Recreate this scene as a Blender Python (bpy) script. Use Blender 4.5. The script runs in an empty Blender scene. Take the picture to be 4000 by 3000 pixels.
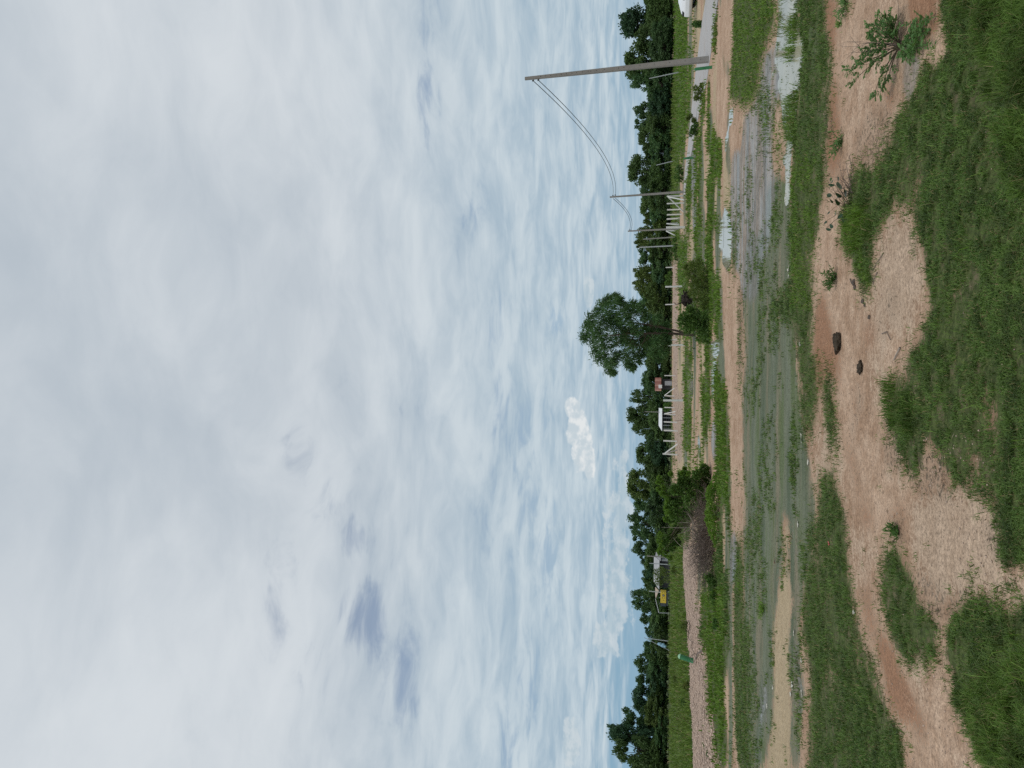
import bpy, bmesh, math, random
import numpy as np
from mathutils import Vector, Matrix

R = math.radians
random.seed(7)
rng = np.random.default_rng(11)
scene = bpy.context.scene
COL = scene.collection

# ------------------------------------------------------------------ camera
F_PX, EYE, PITCH, ROLL = 2700.0, 1.6, R(12.4), R(0.4)
_r0, _u0 = np.array([1.0, 0, 0]), np.array([0, -math.sin(PITCH), math.cos(PITCH)])
FWD = np.array([0, math.cos(PITCH), math.sin(PITCH)])
RIGHT = _r0*math.cos(ROLL) + _u0*math.sin(ROLL)
UP = _u0*math.cos(ROLL) - _r0*math.sin(ROLL)
cam_data = bpy.data.cameras.new('camera')
cam = bpy.data.objects.new('camera', cam_data)
COL.objects.link(cam)
# the photograph was taken upright and is shown lying on its side: picture-right is down, picture-up is right
Xc, Yc, Zc = -UP, RIGHT, -FWD
cam.matrix_world = Matrix(((Xc[0], Yc[0], Zc[0], 0), (Xc[1], Yc[1], Zc[1], 0), (Xc[2], Yc[2], Zc[2], EYE), (0, 0, 0, 1)))
cam_data.sensor_fit = 'HORIZONTAL'
cam_data.sensor_width = 36.0
cam_data.lens = 36.0*F_PX/4000.0
cam_data.clip_start = 0.05
cam_data.clip_end = 9000
scene.camera = cam
scene.cycles.use_denoising = False
scene.cycles.max_bounces = 4
scene.cycles.diffuse_bounces = 2
scene.cycles.glossy_bounces = 2
scene.cycles.transmission_bounces = 2
scene.cycles.transparent_max_bounces = 2

# ------------------------------------------------------------------ light, exposure
scene.view_settings.view_transform = 'Standard'
scene.view_settings.look = 'None'
scene.view_settings.gamma = 1.0
scene.view_settings.exposure = 0.0
SUN_EL, SUN_AZ = R(62), R(205)        # azimuth clockwise from +Y: high, behind the camera's left shoulder
sun_data = bpy.data.lights.new('sun', 'SUN')
sun_data.energy = 1.15
sun_data.angle = R(14)
sun_data.color = (1.0, 0.96, 0.9)
sun = bpy.data.objects.new('sun', sun_data)
COL.objects.link(sun)
sdir = Vector((math.sin(SUN_AZ)*math.cos(SUN_EL), math.cos(SUN_AZ)*math.cos(SUN_EL), math.sin(SUN_EL)))
sun.rotation_euler = sdir.to_track_quat('Z', 'Y').to_euler()


# ------------------------------------------------------------------ node helper
class NT:
    def __init__(self, tree):
        self.t = tree
        self.n, self.l = tree.nodes, tree.links
        self.n.clear()

    def add(self, typ, ins=None, **props):
        nd = self.n.new(typ)
        for k, v in props.items():
            setattr(nd, k, v)
        for k, v in (ins or {}).items():
            s = nd.inputs[k]
            if isinstance(v, bpy.types.NodeSocket):
                self.l.new(v, s)
            else:
                s.default_value = v
        return nd

    def math(self, op, a, b=0.0, c=0.0, clamp=False):
        nd = self.n.new('ShaderNodeMath')
        nd.operation = op
        nd.use_clamp = clamp
        for i, v in enumerate((a, b, c)):
            if isinstance(v, bpy.types.NodeSocket):
                self.l.new(v, nd.inputs[i])
            else:
                nd.inputs[i].default_value = v
        return nd.outputs[0]

    def vmath(self, op, a, b=(0, 0, 0)):
        nd = self.n.new('ShaderNodeVectorMath')
        nd.operation = op
        for i, v in enumerate((a, b)):
            if isinstance(v, bpy.types.NodeSocket):
                self.l.new(v, nd.inputs[i])
            else:
                nd.inputs[i].default_value = v
        return nd.outputs[0]

    def mix(self, f, a, b, blend='MIX'):
        nd = self.n.new('ShaderNodeMix')
        nd.data_type = 'RGBA'
        nd.blend_type = blend
        for s, v in ((nd.inputs[0], f), (nd.inputs[6], a), (nd.inputs[7], b)):
            if isinstance(v, bpy.types.NodeSocket):
                self.l.new(v, s)
            else:
                s.default_value = v if not isinstance(v, tuple) else (*v[:3], 1.0)
        return nd.outputs[2]

    def ramp(self, f, lo, hi, a=0.0, b=1.0, smooth=True):
        nd = self.n.new('ShaderNodeMapRange')
        if smooth:
            nd.interpolation_type = 'SMOOTHSTEP'
        for i, v in enumerate((f, lo, hi, a, b)):
            if isinstance(v, bpy.types.NodeSocket):
                self.l.new(v, nd.inputs[i])
            else:
                nd.inputs[i].default_value = v
        return nd.outputs[0]

    def noise(self, vec, scale, detail=4.0, rough=0.55, dist=0.0, dims='3D', w=None):
        nd = self.n.new('ShaderNodeTexNoise')
        nd.noise_dimensions = dims
        if vec is not None:
            self.l.new(vec, nd.inputs['Vector'])
        nd.inputs['Scale'].default_value = scale
        nd.inputs['Detail'].default_value = detail
        nd.inputs['Roughness'].default_value = rough
        nd.inputs['Distortion'].default_value = dist
        if w is not None:
            nd.inputs['W'].default_value = w
        return nd.outputs['Fac']

    def attr(self, name, out='Fac'):
        nd = self.n.new('ShaderNodeAttribute')
        nd.attribute_name = name
        return nd.outputs[out]


# ------------------------------------------------------------------ world: Nishita sky behind a broken cloud sheet
world = bpy.data.worlds.new('World')
scene.world = world
world.use_nodes = True
w = NT(world.node_tree)
world.cycles.sampling_method = 'MANUAL'
world.cycles.sample_map_resolution = 512
out = w.add('ShaderNodeOutputWorld')
sky = w.add('ShaderNodeTexSky', sky_type='NISHITA', sun_disc=False, sun_elevation=SUN_EL, sun_rotation=SUN_AZ,
            air_density=1.0, dust_density=1.2, ozone_density=1.5)
bg_sky = w.add('ShaderNodeBackground', {'Color': sky.outputs[0], 'Strength': 0.105})
tc = w.add('ShaderNodeTexCoord')
D = w.vmath('NORMALIZE', tc.outputs['Generated'])
sx = w.add('ShaderNodeSeparateXYZ', {0: D})
dx, dy, dz = sx.outputs
dzc = w.math('MAXIMUM', dz, 0.0)
den = w.math('ADD', dzc, 0.085)
P = w.add('ShaderNodeCombineXYZ', {0: w.math('DIVIDE', dx, den), 1: w.math('DIVIDE', dy, den), 2: 0.0}).outputs[0]
wn = w.add('ShaderNodeTexNoise', {'Vector': P, 'Scale': 1.3, 'Detail': 3.0, 'Roughness': 0.55})
Pw = w.vmath('ADD', P, w.vmath('MULTIPLY', w.vmath('SUBTRACT', wn.outputs['Color'], (0.5, 0.5, 0.5)), (0.55, 0.55, 0.0)))
n_big = w.noise(w.vmath('ADD', Pw, (3.7, 1.2, 0.0)), 0.75, 4, 0.5)
n_mid = w.noise(w.vmath('MULTIPLY', Pw, (1.0, 1.15, 1.0)), 2.2, 8, 0.55)
n_fine = w.noise(w.vmath('MULTIPLY', Pw, (0.85, 1.15, 1.0)), 7.5, 6, 0.6)
# direction coordinates ahead of the lens (tangent of azimuth and of elevation), for features that sit low over the far trees
dyc = w.math('MAXIMUM', dy, 0.02)
ax = w.math('DIVIDE', dx, dyc)
ez = w.math('DIVIDE', dz, dyc)
AE = w.add('ShaderNodeCombineXYZ', {0: ax, 1: ez, 2: 0.0}).outputs[0]


def blob(cx, cz, rx, rz, soft=1.0):
    u = w.math('DIVIDE', w.math('SUBTRACT', ax, cx), rx)
    v = w.math('DIVIDE', w.math('SUBTRACT', ez, cz), rz)
    d = w.math('SQRT', w.math('ADD', w.math('MULTIPLY', u, u), w.math('MULTIPLY', v, v)))
    return w.ramp(d, 0.0, soft, 1.0, 0.0)


def dirpix(X, Y):
    d = (X-2000)/F_PX*Xc + (1500-Y)/F_PX*Yc + FWD
    return d[0]/d[1], d[2]/d[1]


gap = None
for (X, Y, rx, rz, s) in [(1435, 2420, .075, .055, 1.25), (1160, 1740, .10, .07, .75), (1250, 1900, .10, .06, .8), (1120, 2480, .20, .09, .72), (1390, 2110, .05, .03, .8),
                          (2140, 2150, .13, .026, 1.0), (2170, 1245, .035, .020, 1.0), (1670, 330, .14, .035, .75), (1850, 820, .06, .03, .6),
                          (1950, 1590, .12, .03, .7), (1960, 1300, .10, .03, .7), (1565, 2650, .14, .045, .85), (2000, 2930, .12, .03, .8), (2060, 2700, .12, .03, .7)]:
    a, e = dirpix(X, Y)
    b = w.math('MULTIPLY', blob(a, e, rx, rz, 1.3), s)
    gap = b if gap is None else w.math('MAXIMUM', gap, b)
n_mix = w.math('ADD', w.math('MULTIPLY', n_mid, 0.5), w.math('MULTIPLY', n_fine, 0.5))
rent = w.ramp(w.math('ADD', gap, w.math('MULTIPLY', w.math('SUBTRACT', 0.5, n_mix), 5.0)), 0.40, 1.5, 0.0, 1.0)
rent = w.math('MULTIPLY', rent, w.ramp(gap, 0.03, 0.35))
wild = w.ramp(w.math('ADD', w.math('MULTIPLY', n_mix, 0.7), w.math('MULTIPLY', n_big, 0.5)), 0.40, 0.52, 0.35, 0.0)
wild = w.math('MULTIPLY', wild, w.ramp(dz, 0.42, 0.60, 1.0, 0.0))
cover = w.math('SUBTRACT', 1.0, w.math('MAXIMUM', w.math('MULTIPLY', rent, 0.62), wild))
cover = w.math('MAXIMUM', cover, w.ramp(dz, 0.10, 0.22, 0.95, 0.0))
# cloud colour: whiter overhead, blue-grey towards the horizon, with ribs of darker underside
hi = w.ramp(dz, 0.10, 0.52, 0.0, 1.0)
tone = w.math('ADD', w.math('MULTIPLY', n_big, 0.45), w.math('ADD', w.math('MULTIPLY', n_mid, 0.43), w.math('MULTIPLY', n_fine, 0.12)))
s_hi = w.ramp(tone, 0.34, 0.64)
s_lo = w.ramp(w.math('ADD', w.math('MULTIPLY', n_mid, 0.72), w.math('MULTIPLY', n_fine, 0.28)), 0.33, 0.66)
c_hi = w.mix(s_hi, (0.465, 0.525, 0.585), (0.665, 0.708, 0.745))
c_lo = w.mix(s_lo, (0.350, 0.470, 0.570), (0.565, 0.655, 0.710))
ccol = w.mix(hi, c_lo, c_hi)
# clear blue air low down, more of it to the left
low = w.ramp(w.math('ADD', dz, w.math('MULTIPLY', w.math('SUBTRACT', n_mid, 0.5), 0.10)), 0.035, 0.10, 1.0, 0.0)
leftlow = w.ramp(ax, -0.62, 0.30, 1.0, 0.35)
ccol = w.mix(w.math('MULTIPLY', low, leftlow), ccol, (0.235, 0.395, 0.525))


# heaped clouds standing low in the distance
def heap(parts, scale, seed, thr, ysq=1.3, rough=0.6, amp=1.9):
    m = None
    for (X, Y, rx, rz) in parts:
        a, e = dirpix(X, Y)
        b = blob(a, e, rx, rz, 1.5)
        m = b if m is None else w.math('MAXIMUM', m, b)
    v = w.vmath('ADD', w.vmath('MULTIPLY', AE, (1.0, ysq, 1.0)), (seed, seed*0.37, 0))
    nz = w.noise(v, scale, 6, rough)
    nz2 = w.noise(w.vmath('ADD', v, (0.006, -0.010, 0)), scale, 4, rough)
    f = w.ramp(w.math('ADD', m, w.math('MULTIPLY', w.math('SUBTRACT', nz, 0.5), amp)), thr, thr+0.20, 0.0, 1.0)
    f = w.math('MULTIPLY', f, w.ramp(m, 0.02, 0.25))
    lit = w.ramp(w.math('ADD', w.math('MULTIPLY', w.math('SUBTRACT', nz, nz2), 2.2), w.math('MULTIPLY', nz, 0.6)), 0.1, 0.62)
    return w.math('MULTIPLY', f, w.math('GREATER_THAN', dy, 0.05)), lit


h2, l2 = heap([(2420, 2050, .12, .030), (2370, 2480, .06, .030), (2405, 2350, .09, .035), (2415, 2200, .10, .028), (2440, 1900, .08, .012),
               (2300, 1140, .04, .013), (2235, 2900, .06, .02)], 26, 9.0, 0.62, 1.7)
h1, l1 = heap([(2272, 1745, .046, .020), (2235, 1598, .022, .016), (2255, 1665, .036, .021), (2300, 1800, .034, .011), (2255, 1700, .025, .024)], 34, 4.0, 0.40, 1.3, 0.55, 1.15)
ccol = w.mix(w.math('MULTIPLY', h2, 0.7), ccol, w.mix(l2, (0.44, 0.545, 0.61), (0.60, 0.665, 0.70)))
cover = w.math('MAXIMUM', cover, w.math('MULTIPLY', h2, 0.8))
ccol = w.mix(h1, ccol, w.mix(l1, (0.55, 0.63, 0.68), (0.76, 0.79, 0.80)))
cover = w.math('MAXIMUM', cover, h1)
bg_cloud = w.add('ShaderNodeBackground', {'Color': ccol, 'Strength': 1.0})
mixw = w.add('ShaderNodeMixShader', {0: cover, 1: bg_sky.outputs[0], 2: bg_cloud.outputs[0]})
w.l.new(mixw.outputs[0], out.inputs['Surface'])


# ------------------------------------------------------------------ picture <-> place
def ray(X, Y):
    X, Y = np.asarray(X, float), np.asarray(Y, float)
    return ((X-2000)/F_PX)[..., None]*Xc + ((1500-Y)/F_PX)[..., None]*Yc + FWD


def G(X, Y, z=0.0):
    """the ground point seen at photo pixel X, Y"""
    d = ray(X, Y)
    t = (z-EYE)/np.minimum(d[..., 2], -1e-4)
    p = d*t[..., None] + np.array([0, 0, EYE])
    return p


def at(X, Y, dist):
    d = ray(X, Y)
    t = dist/d[..., 1]
    return d*t[..., None] + np.array([0, 0, EYE])


def proj(p):
    q = np.asarray(p, float) - np.array([0, 0, EYE])
    zf = np.maximum(q@FWD, 1e-3)
    return 2000+F_PX*(q@Xc)/zf, 1500-F_PX*(q@Yc)/zf


ZONES = {'A': (2700, 0, 1300/2212), 'B': (2700, 975, 1300/2212), 'C': (2700, 2025, 1300/2212),
         '1': (2000, 0, 800/2212), '2': (2200, 600, 800/2212), '3': (2200, 1100, 800/2212),
         '4': (2200, 1600, 800/2212), '5': (2200, 2100, 800/2212), '6': (2200, 2400, 800/2212)}


def zp(zone, pts):
    x0, y0, s = ZONES[zone]
    a = np.array(pts, float).reshape(-1, 2)
    return np.stack([x0+a[:, 0]*s, y0+a[:, 1]*s], 1)


def z1(zone, x, y):
    p = zp(zone, [x, y])[0]
    return p[0], p[1]


# ------------------------------------------------------------------ numpy noise
def _hash(ix, iy, seed):
    h = (ix*374761393 + iy*668265263 + seed*974634713) & 0xffffffff
    h = ((h ^ (h >> 13))*1274126177) & 0xffffffff
    return ((h ^ (h >> 16)) & 0xffff)/65535.0


def vnoise(x, y, seed=0):
    ix, iy = np.floor(x).astype(np.int64), np.floor(y).astype(np.int64)
    fx, fy = x-ix, y-iy
    fx, fy = fx*fx*(3-2*fx), fy*fy*(3-2*fy)
    a, b = _hash(ix, iy, seed), _hash(ix+1, iy, seed)
    c, d = _hash(ix, iy+1, seed), _hash(ix+1, iy+1, seed)
    return (a*(1-fx)+b*fx)*(1-fy) + (c*(1-fx)+d*fx)*fy


def fbm(x, y, seed=0, octs=4, gain=0.5):
    s, amp, tot = 0.0, 1.0, 0.0
    for o in range(octs):
        s = s + amp*vnoise(x*2**o, y*2**o, seed+o*17)
        tot += amp
        amp *= gain
    return s/tot


def sstep(x, a, b):
    t = np.clip((x-a)/(b-a), 0, 1)
    return t*t*(3-2*t)


def inside(px, py, poly):
    res = np.zeros(px.shape, bool)
    x0, y0 = poly.min(0)
    x1, y1 = poly.max(0)
    sel = np.where((px >= x0) & (px <= x1) & (py >= y0) & (py <= y1))[0]
    if len(sel) == 0:
        return res
    x, y = px[sel], py[sel]
    c = np.zeros(x.shape, bool)
    n = len(poly)
    for i in range(n):
        ax_, ay_ = poly[i]
        bx_, by_ = poly[(i+1) % n]
        if ay_ == by_:
            continue
        cond = ((ay_ > y) != (by_ > y)) & (x < (bx_-ax_)*(y-ay_)/(by_-ay_)+ax_)
        c ^= cond
    res[sel] = c
    return res


# ------------------------------------------------------------------ mesh helpers
def link(o, parent=None):
    COL.objects.link(o)
    if parent is not None:
        o.parent = parent
    return o


def tag(o, label=None, cat=None, group=None, kind=None):
    if label:
        o['label'] = label
    if cat:
        o['category'] = cat
    if group:
        o['group'] = group
    if kind:
        o['kind'] = kind
    return o


def empty(name, loc=(0, 0, 0), rz=0.0, scale=(1, 1, 1)):
    o = bpy.data.objects.new(name, None)
    o.empty_display_size = 0.2
    o.location = loc
    o.rotation_euler = (0, 0, rz)
    o.scale = scale
    return link(o)


def fast_mesh(name, verts, faces, attrs=None, smooth=False):
    """verts (n,3), faces (m,k) with one k; attrs {name: float per vertex}"""
    me = bpy.data.meshes.new(name)
    verts = np.asarray(verts, np.float32)
    faces = np.asarray(faces, np.int32)
    n, (m, k) = len(verts), faces.shape
    me.vertices.add(n)
    me.vertices.foreach_set('co', verts.ravel())
    me.loops.add(m*k)
    me.loops.foreach_set('vertex_index', faces.ravel())
    me.polygons.add(m)
    me.polygons.foreach_set('loop_start', np.arange(0, m*k, k, dtype=np.int32))
    me.update(calc_edges=True)
    if smooth:
        me.polygons.foreach_set('use_smooth', np.ones(m, bool))
    for an, av in (attrs or {}).items():
        a = me.attributes.new(an, 'FLOAT', 'POINT')
        a.data.foreach_set('value', np.asarray(av, np.float32))
    return me


def mobj(name, me, mat, parent=None, loc=None):
    if mat is not None and len(me.materials) == 0:
        me.materials.append(mat)
    o = bpy.data.objects.new(name, me)
    if loc is not None:
        o.location = loc
    return link(o, parent)


def bm_obj(name, bm, mat, parent=None, loc=None, smooth=False, bevel=0.0):
    if bevel:
        bmesh.ops.bevel(bm, geom=list(bm.edges), offset=bevel, segments=1, affect='EDGES')
    bmesh.ops.recalc_face_normals(bm, faces=bm.faces)
    me = bpy.data.meshes.new(name)
    bm.to_mesh(me)
    bm.free()
    if smooth:
        for p in me.polygons:
            p.use_smooth = True
    return mobj(name, me, mat, parent, loc)


def bm_box(bm, x0, x1, y0, y1, z0, z1_):
    v = [bm.verts.new(c) for c in ((x0, y0, z0), (x1, y0, z0), (x1, y1, z0), (x0, y1, z0), (x0, y0, z1_), (x1, y0, z1_), (x1, y1, z1_), (x0, y1, z1_))]
    for f in ((3, 2, 1, 0), (4, 5, 6, 7), (0, 1, 5, 4), (1, 2, 6, 5), (2, 3, 7, 6), (3, 0, 4, 7)):
        bm.faces.new([v[i] for i in f])
    return v


def box_obj(name, x0, x1, y0, y1, z0, z1_, mat, parent=None, bevel=0.0):
    bm = bmesh.new()
    bm_box(bm, x0, x1, y0, y1, z0, z1_)
    return bm_obj(name, bm, mat, parent, bevel=bevel)


def tube_arrays(paths, seg=5):
    """paths: list of (points (n,3), radii (n,)) -> verts, quads"""
    V, Fc, base = [], [], 0
    for pts, rad in paths:
        pts = np.asarray(pts, float)
        rad = np.broadcast_to(np.asarray(rad, float), (len(pts),))
        tan = np.gradient(pts, axis=0)
        tan /= np.linalg.norm(tan, axis=1)[:, None]+1e-9
        ref = np.array([0.31, 0.17, 0.93]) if abs(tan[0, 2]) < 0.8 else np.array([0.93, 0.31, 0.1])
        a = np.cross(tan, ref)
        a /= np.linalg.norm(a, axis=1)[:, None]+1e-9
        b = np.cross(tan, a)
        ang = np.arange(seg)/seg*2*math.pi
        ring = pts[:, None] + rad[:, None, None]*(np.cos(ang)[None, :, None]*a[:, None]+np.sin(ang)[None, :, None]*b[:, None])
        V.append(ring.reshape(-1, 3))
        n = len(pts)
        i, j = np.meshgrid(np.arange(n-1), np.arange(seg), indexing='ij')
        q = np.stack([i*seg+j, i*seg+(j+1) % seg, (i+1)*seg+(j+1) % seg, (i+1)*seg+j], -1).reshape(-1, 4)
        Fc.append(q+base)
        base += n*seg
    return np.concatenate(V), np.concatenate(Fc)


def tube_mesh(name, paths, seg=5):
    v, f = tube_arrays(paths, seg)
    return fast_mesh(name, v, f, smooth=True)


def rand_unit(n):
    v = rng.normal(size=(n, 3))
    return v/np.linalg.norm(v, axis=1)[:, None]


def leaf_arrays(c, d, length, width, fold=0.15, droop=None):
    """diamond leaves, each folded a little along its midrib: c base points, d long axes"""
    n = len(c)
    nrm = np.cross(d, rand_unit(n))
    nrm /= np.linalg.norm(nrm, axis=1)[:, None]+1e-9
    s = np.cross(d, nrm)
    L = np.broadcast_to(np.asarray(length, float), (n,))[:, None]
    W = np.broadcast_to(np.asarray(width, float), (n,))[:, None]
    mid = c + d*L*0.45 + nrm*W*fold
    v = np.stack([c, mid+s*W*0.5, c+d*L, mid-s*W*0.5], 1).reshape(-1, 3)
    f = np.arange(n*4).reshape(n, 4)
    return v, f


def leaf_mesh(name, c, d, length, width, rnd=None):
    v, f = leaf_arrays(c, d, length, width)
    n = len(c)
    r = rng.random(n) if rnd is None else rnd
    return fast_mesh(name, v, f, {'rnd': np.repeat(r, 4)})


# ------------------------------------------------------------------ materials
def new_mat(name):
    m = bpy.data.materials.new(name)
    m.use_nodes = True
    return m, NT(m.node_tree)


def leaf_mat(name, a, b, c=None, trans=0.35, rough=0.6):
    """foliage: colour drifts leaf by leaf between a and b (and c for a few)"""
    m, t = new_mat(name)
    o = t.add('ShaderNodeOutputMaterial')
    r = t.attr('rnd')
    geo = t.add('ShaderNodeNewGeometry')
    nz = t.noise(geo.outputs['Position'], 0.9, 2, 0.5)
    f = t.math('ADD', t.math('MULTIPLY', r, 0.7), t.math('MULTIPLY', t.math('SUBTRACT', nz, 0.35), 0.8), clamp=True)
    col = t.mix(f, a, b)
    if c:
        col = t.mix(t.ramp(r, 0.93, 0.96), col, c)
    oi = t.add('ShaderNodeObjectInfo')
    col = t.mix(t.ramp(oi.outputs['Random'], 0.55, 1.0, 0.0, 0.45), col, (b[0]*1.5, b[1]*1.15, b[2]*0.7))
    k = t.ramp(t.math('FRACT', t.math('MULTIPLY', oi.outputs['Random'], 7.3)), 0, 1, 0.88, 1.35, smooth=False)
    col = t.mix(1.0, col, t.add('ShaderNodeCombineColor', {0: k, 1: k, 2: k}).outputs[0], 'MULTIPLY')
    df = t.add('ShaderNodeBsdfPrincipled', {'Base Color': col, 'Roughness': rough, 'Specular IOR Level': 0.3})
    tr = t.add('ShaderNodeBsdfTranslucent', {'Color': t.mix(0.5, col, (b[0]*1.2, b[1]*1.3, b[2]*0.6))})
    mx = t.add('ShaderNodeMixShader', {0: trans, 1: df.outputs[0], 2: tr.outputs[0]})
    t.l.new(mx.outputs[0], o.inputs[0])
    return m


def plain_mat(name, col, rough=0.7, var=0.18, scale=6.0, metallic=0.0, bump=0.15, spec=0.4, dirt=None, dirt_lo=0.0):
    m, t = new_mat(name)
    o = t.add('ShaderNodeOutputMaterial')
    tcn = t.add('ShaderNodeTexCoord')
    n1 = t.noise(tcn.outputs['Object'], scale, 6, 0.6)
    n2 = t.noise(tcn.outputs['Object'], scale*9, 4, 0.6)
    k = t.math('ADD', t.math('MULTIPLY', n1, 0.65), t.math('MULTIPLY', n2, 0.35))
    lo = tuple(c*(1-var) for c in col)
    hi_ = tuple(min(1.0, c*(1+var)) for c in col)
    c = t.mix(t.ramp(k, 0.32, 0.68), lo, hi_)
    if dirt:
        c = t.mix(t.math('MULTIPLY', t.ramp(n1, 0.52-dirt_lo, 0.75-dirt_lo), 0.75), c, dirt)
    bp = t.add('ShaderNodeBump', {'Height': k, 'Strength': bump, 'Distance': 0.02})
    p = t.add('ShaderNodeBsdfPrincipled', {'Base Color': c, 'Roughness': rough, 'Metallic': metallic, 'Specular IOR Level': spec, 'Normal': bp.outputs[0]})
    t.l.new(p.outputs[0], o.inputs[0])
    return m


M = {}
M['leaf_far'] = leaf_mat('leaf_far', (0.042, 0.095, 0.040), (0.105, 0.190, 0.068), (0.12, 0.18, 0.06), 0.3)
M['leaf_euca'] = leaf_mat('leaf_eucalyptus', (0.036, 0.088, 0.030), (0.088, 0.172, 0.054), (0.14, 0.19, 0.09), 0.35)
M['leaf_bush'] = leaf_mat('leaf_bush', (0.028, 0.070, 0.018), (0.085, 0.175, 0.036), (0.13, 0.20, 0.05), 0.3)
M['leaf_bright'] = leaf_mat('leaf_bright', (0.085, 0.180, 0.025), (0.19, 0.32, 0.045), (0.26, 0.36, 0.07), 0.35)
M['leaf_olive'] = leaf_mat('leaf_olive', (0.060, 0.100, 0.022), (0.13, 0.175, 0.040), (0.20, 0.19, 0.07), 0.35)
M['leaf_feather'] = leaf_mat('leaf_feather', (0.085, 0.19, 0.058), (0.16, 0.29, 0.095), (0.22, 0.34, 0.12), 0.35)
M['leaf_dark'] = leaf_mat('leaf_dark', (0.025, 0.060, 0.028), (0.055, 0.105, 0.045), None, 0.2, 0.4)
M['bark'] = plain_mat('bark', (0.10, 0.075, 0.055), 0.9, 0.35, 8, bump=0.5)
M['bark_dark'] = plain_mat('bark_dark', (0.055, 0.040, 0.032), 0.9, 0.4, 10, bump=0.6)
M['stem'] = plain_mat('stem', (0.10, 0.085, 0.050), 0.8, 0.3, 30)
M['twig'] = plain_mat('dead_twig', (0.16, 0.125, 0.105), 0.9, 0.3, 20)
M['twig_pale'] = plain_mat('dead_branch', (0.30, 0.26, 0.22), 0.9, 0.25, 20)
M['concrete'] = plain_mat('concrete', (0.27, 0.255, 0.235), 0.85, 0.14, 2.2, bump=0.25, dirt=(0.20, 0.165, 0.13))
M['white_concrete'] = plain_mat('white_concrete', (0.66, 0.66, 0.63), 0.8, 0.12, 3, bump=0.2, dirt=(0.50, 0.47, 0.42))
M['hole'] = plain_mat('bolt_hole', (0.02, 0.02, 0.02), 0.9)
M['wire'] = plain_mat('insulated_wire', (0.035, 0.055, 0.05), 0.6)
M['insul'] = plain_mat('insulator', (0.05, 0.045, 0.045), 0.4)
M['green'] = plain_mat('green_paint', (0.035, 0.19, 0.075), 0.55, 0.2, 5, dirt=(0.05, 0.12, 0.06))
M['green_cap'] = plain_mat('pale_green_cap', (0.30, 0.55, 0.35), 0.5)
M['dung'] = plain_mat('dung', (0.060, 0.045, 0.030), 0.95, 0.4, 25, bump=0.9)
M['stone'] = plain_mat('stone', (0.10, 0.08, 0.065), 0.9, 0.3, 30, bump=0.6)
M['pebble'] = plain_mat('pebble', (0.46, 0.35, 0.28), 0.9, 0.45, 3.0)
M['scrap'] = plain_mat('pale_scrap', (0.52, 0.50, 0.43), 0.6, 0.15, 30)
M['scrap_red'] = plain_mat('red_scrap', (0.62, 0.10, 0.12), 0.5, 0.15, 30)
M['dry_leaf'] = plain_mat('dry_leaf', (0.16, 0.085, 0.05), 0.8, 0.3, 30)
M['road'] = plain_mat('concrete_road', (0.40, 0.385, 0.375), 0.8, 0.12, 0.8, bump=0.2, dirt=(0.33, 0.27, 0.22), dirt_lo=0.02)
M['red_roof'] = plain_mat('red_roof', (0.20, 0.075, 0.055), 0.7, 0.25, 1.5)
M['red_roof2'] = plain_mat('faded_red_roof', (0.30, 0.15, 0.115), 0.7, 0.25, 1.5)
M['white_roof'] = plain_mat('white_roof', (0.76, 0.77, 0.78), 0.5, 0.06, 1.5)
M['grey_roof'] = plain_mat('grey_roof', (0.36, 0.36, 0.37), 0.6, 0.15, 1.0)
M['grey_roof2'] = plain_mat('dull_grey_roof', (0.27, 0.27, 0.28), 0.6, 0.15, 1.0)
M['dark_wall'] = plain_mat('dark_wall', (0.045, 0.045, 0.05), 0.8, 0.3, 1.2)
M['tan_wall'] = plain_mat('tan_wall', (0.42, 0.33, 0.26), 0.8, 0.15, 1.2)
M['grey_wall'] = plain_mat('grey_wall', (0.30, 0.31, 0.33), 0.8, 0.15, 1.2)
M['white_wall'] = plain_mat('white_wall', (0.74, 0.74, 0.73), 0.7, 0.08, 1.2)
M['metal_pale'] = plain_mat('galvanised', (0.48, 0.49, 0.50), 0.5, 0.1, 3, metallic=0.3)
M['yellow'] = plain_mat('yellow_paint', (0.72, 0.50, 0.06), 0.5, 0.1, 1.5)
M['dark_metal'] = plain_mat('dark_metal', (0.06, 0.07, 0.085), 0.5, 0.2, 2)
M['blue_cloth'] = plain_mat('blue_bundle', (0.30, 0.48, 0.62), 0.6, 0.25, 4)
M['car_white'] = plain_mat('white_car_paint', (0.78, 0.79, 0.80), 0.25, 0.02, 2, bump=0.0, spec=0.6)
M['glass'] = plain_mat('car_glass', (0.02, 0.025, 0.03), 0.08, 0.05, 1, bump=0.0, spec=0.7)
M['tyre'] = plain_mat('tyre', (0.03, 0.03, 0.03), 0.8)
M['rim'] = plain_mat('rim', (0.45, 0.45, 0.47), 0.35, metallic=0.7)
M['lamp_red'] = plain_mat('tail_lamp', (0.10, 0.015, 0.015), 0.2)
M['trim'] = plain_mat('black_trim', (0.025, 0.025, 0.028), 0.5)


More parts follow.
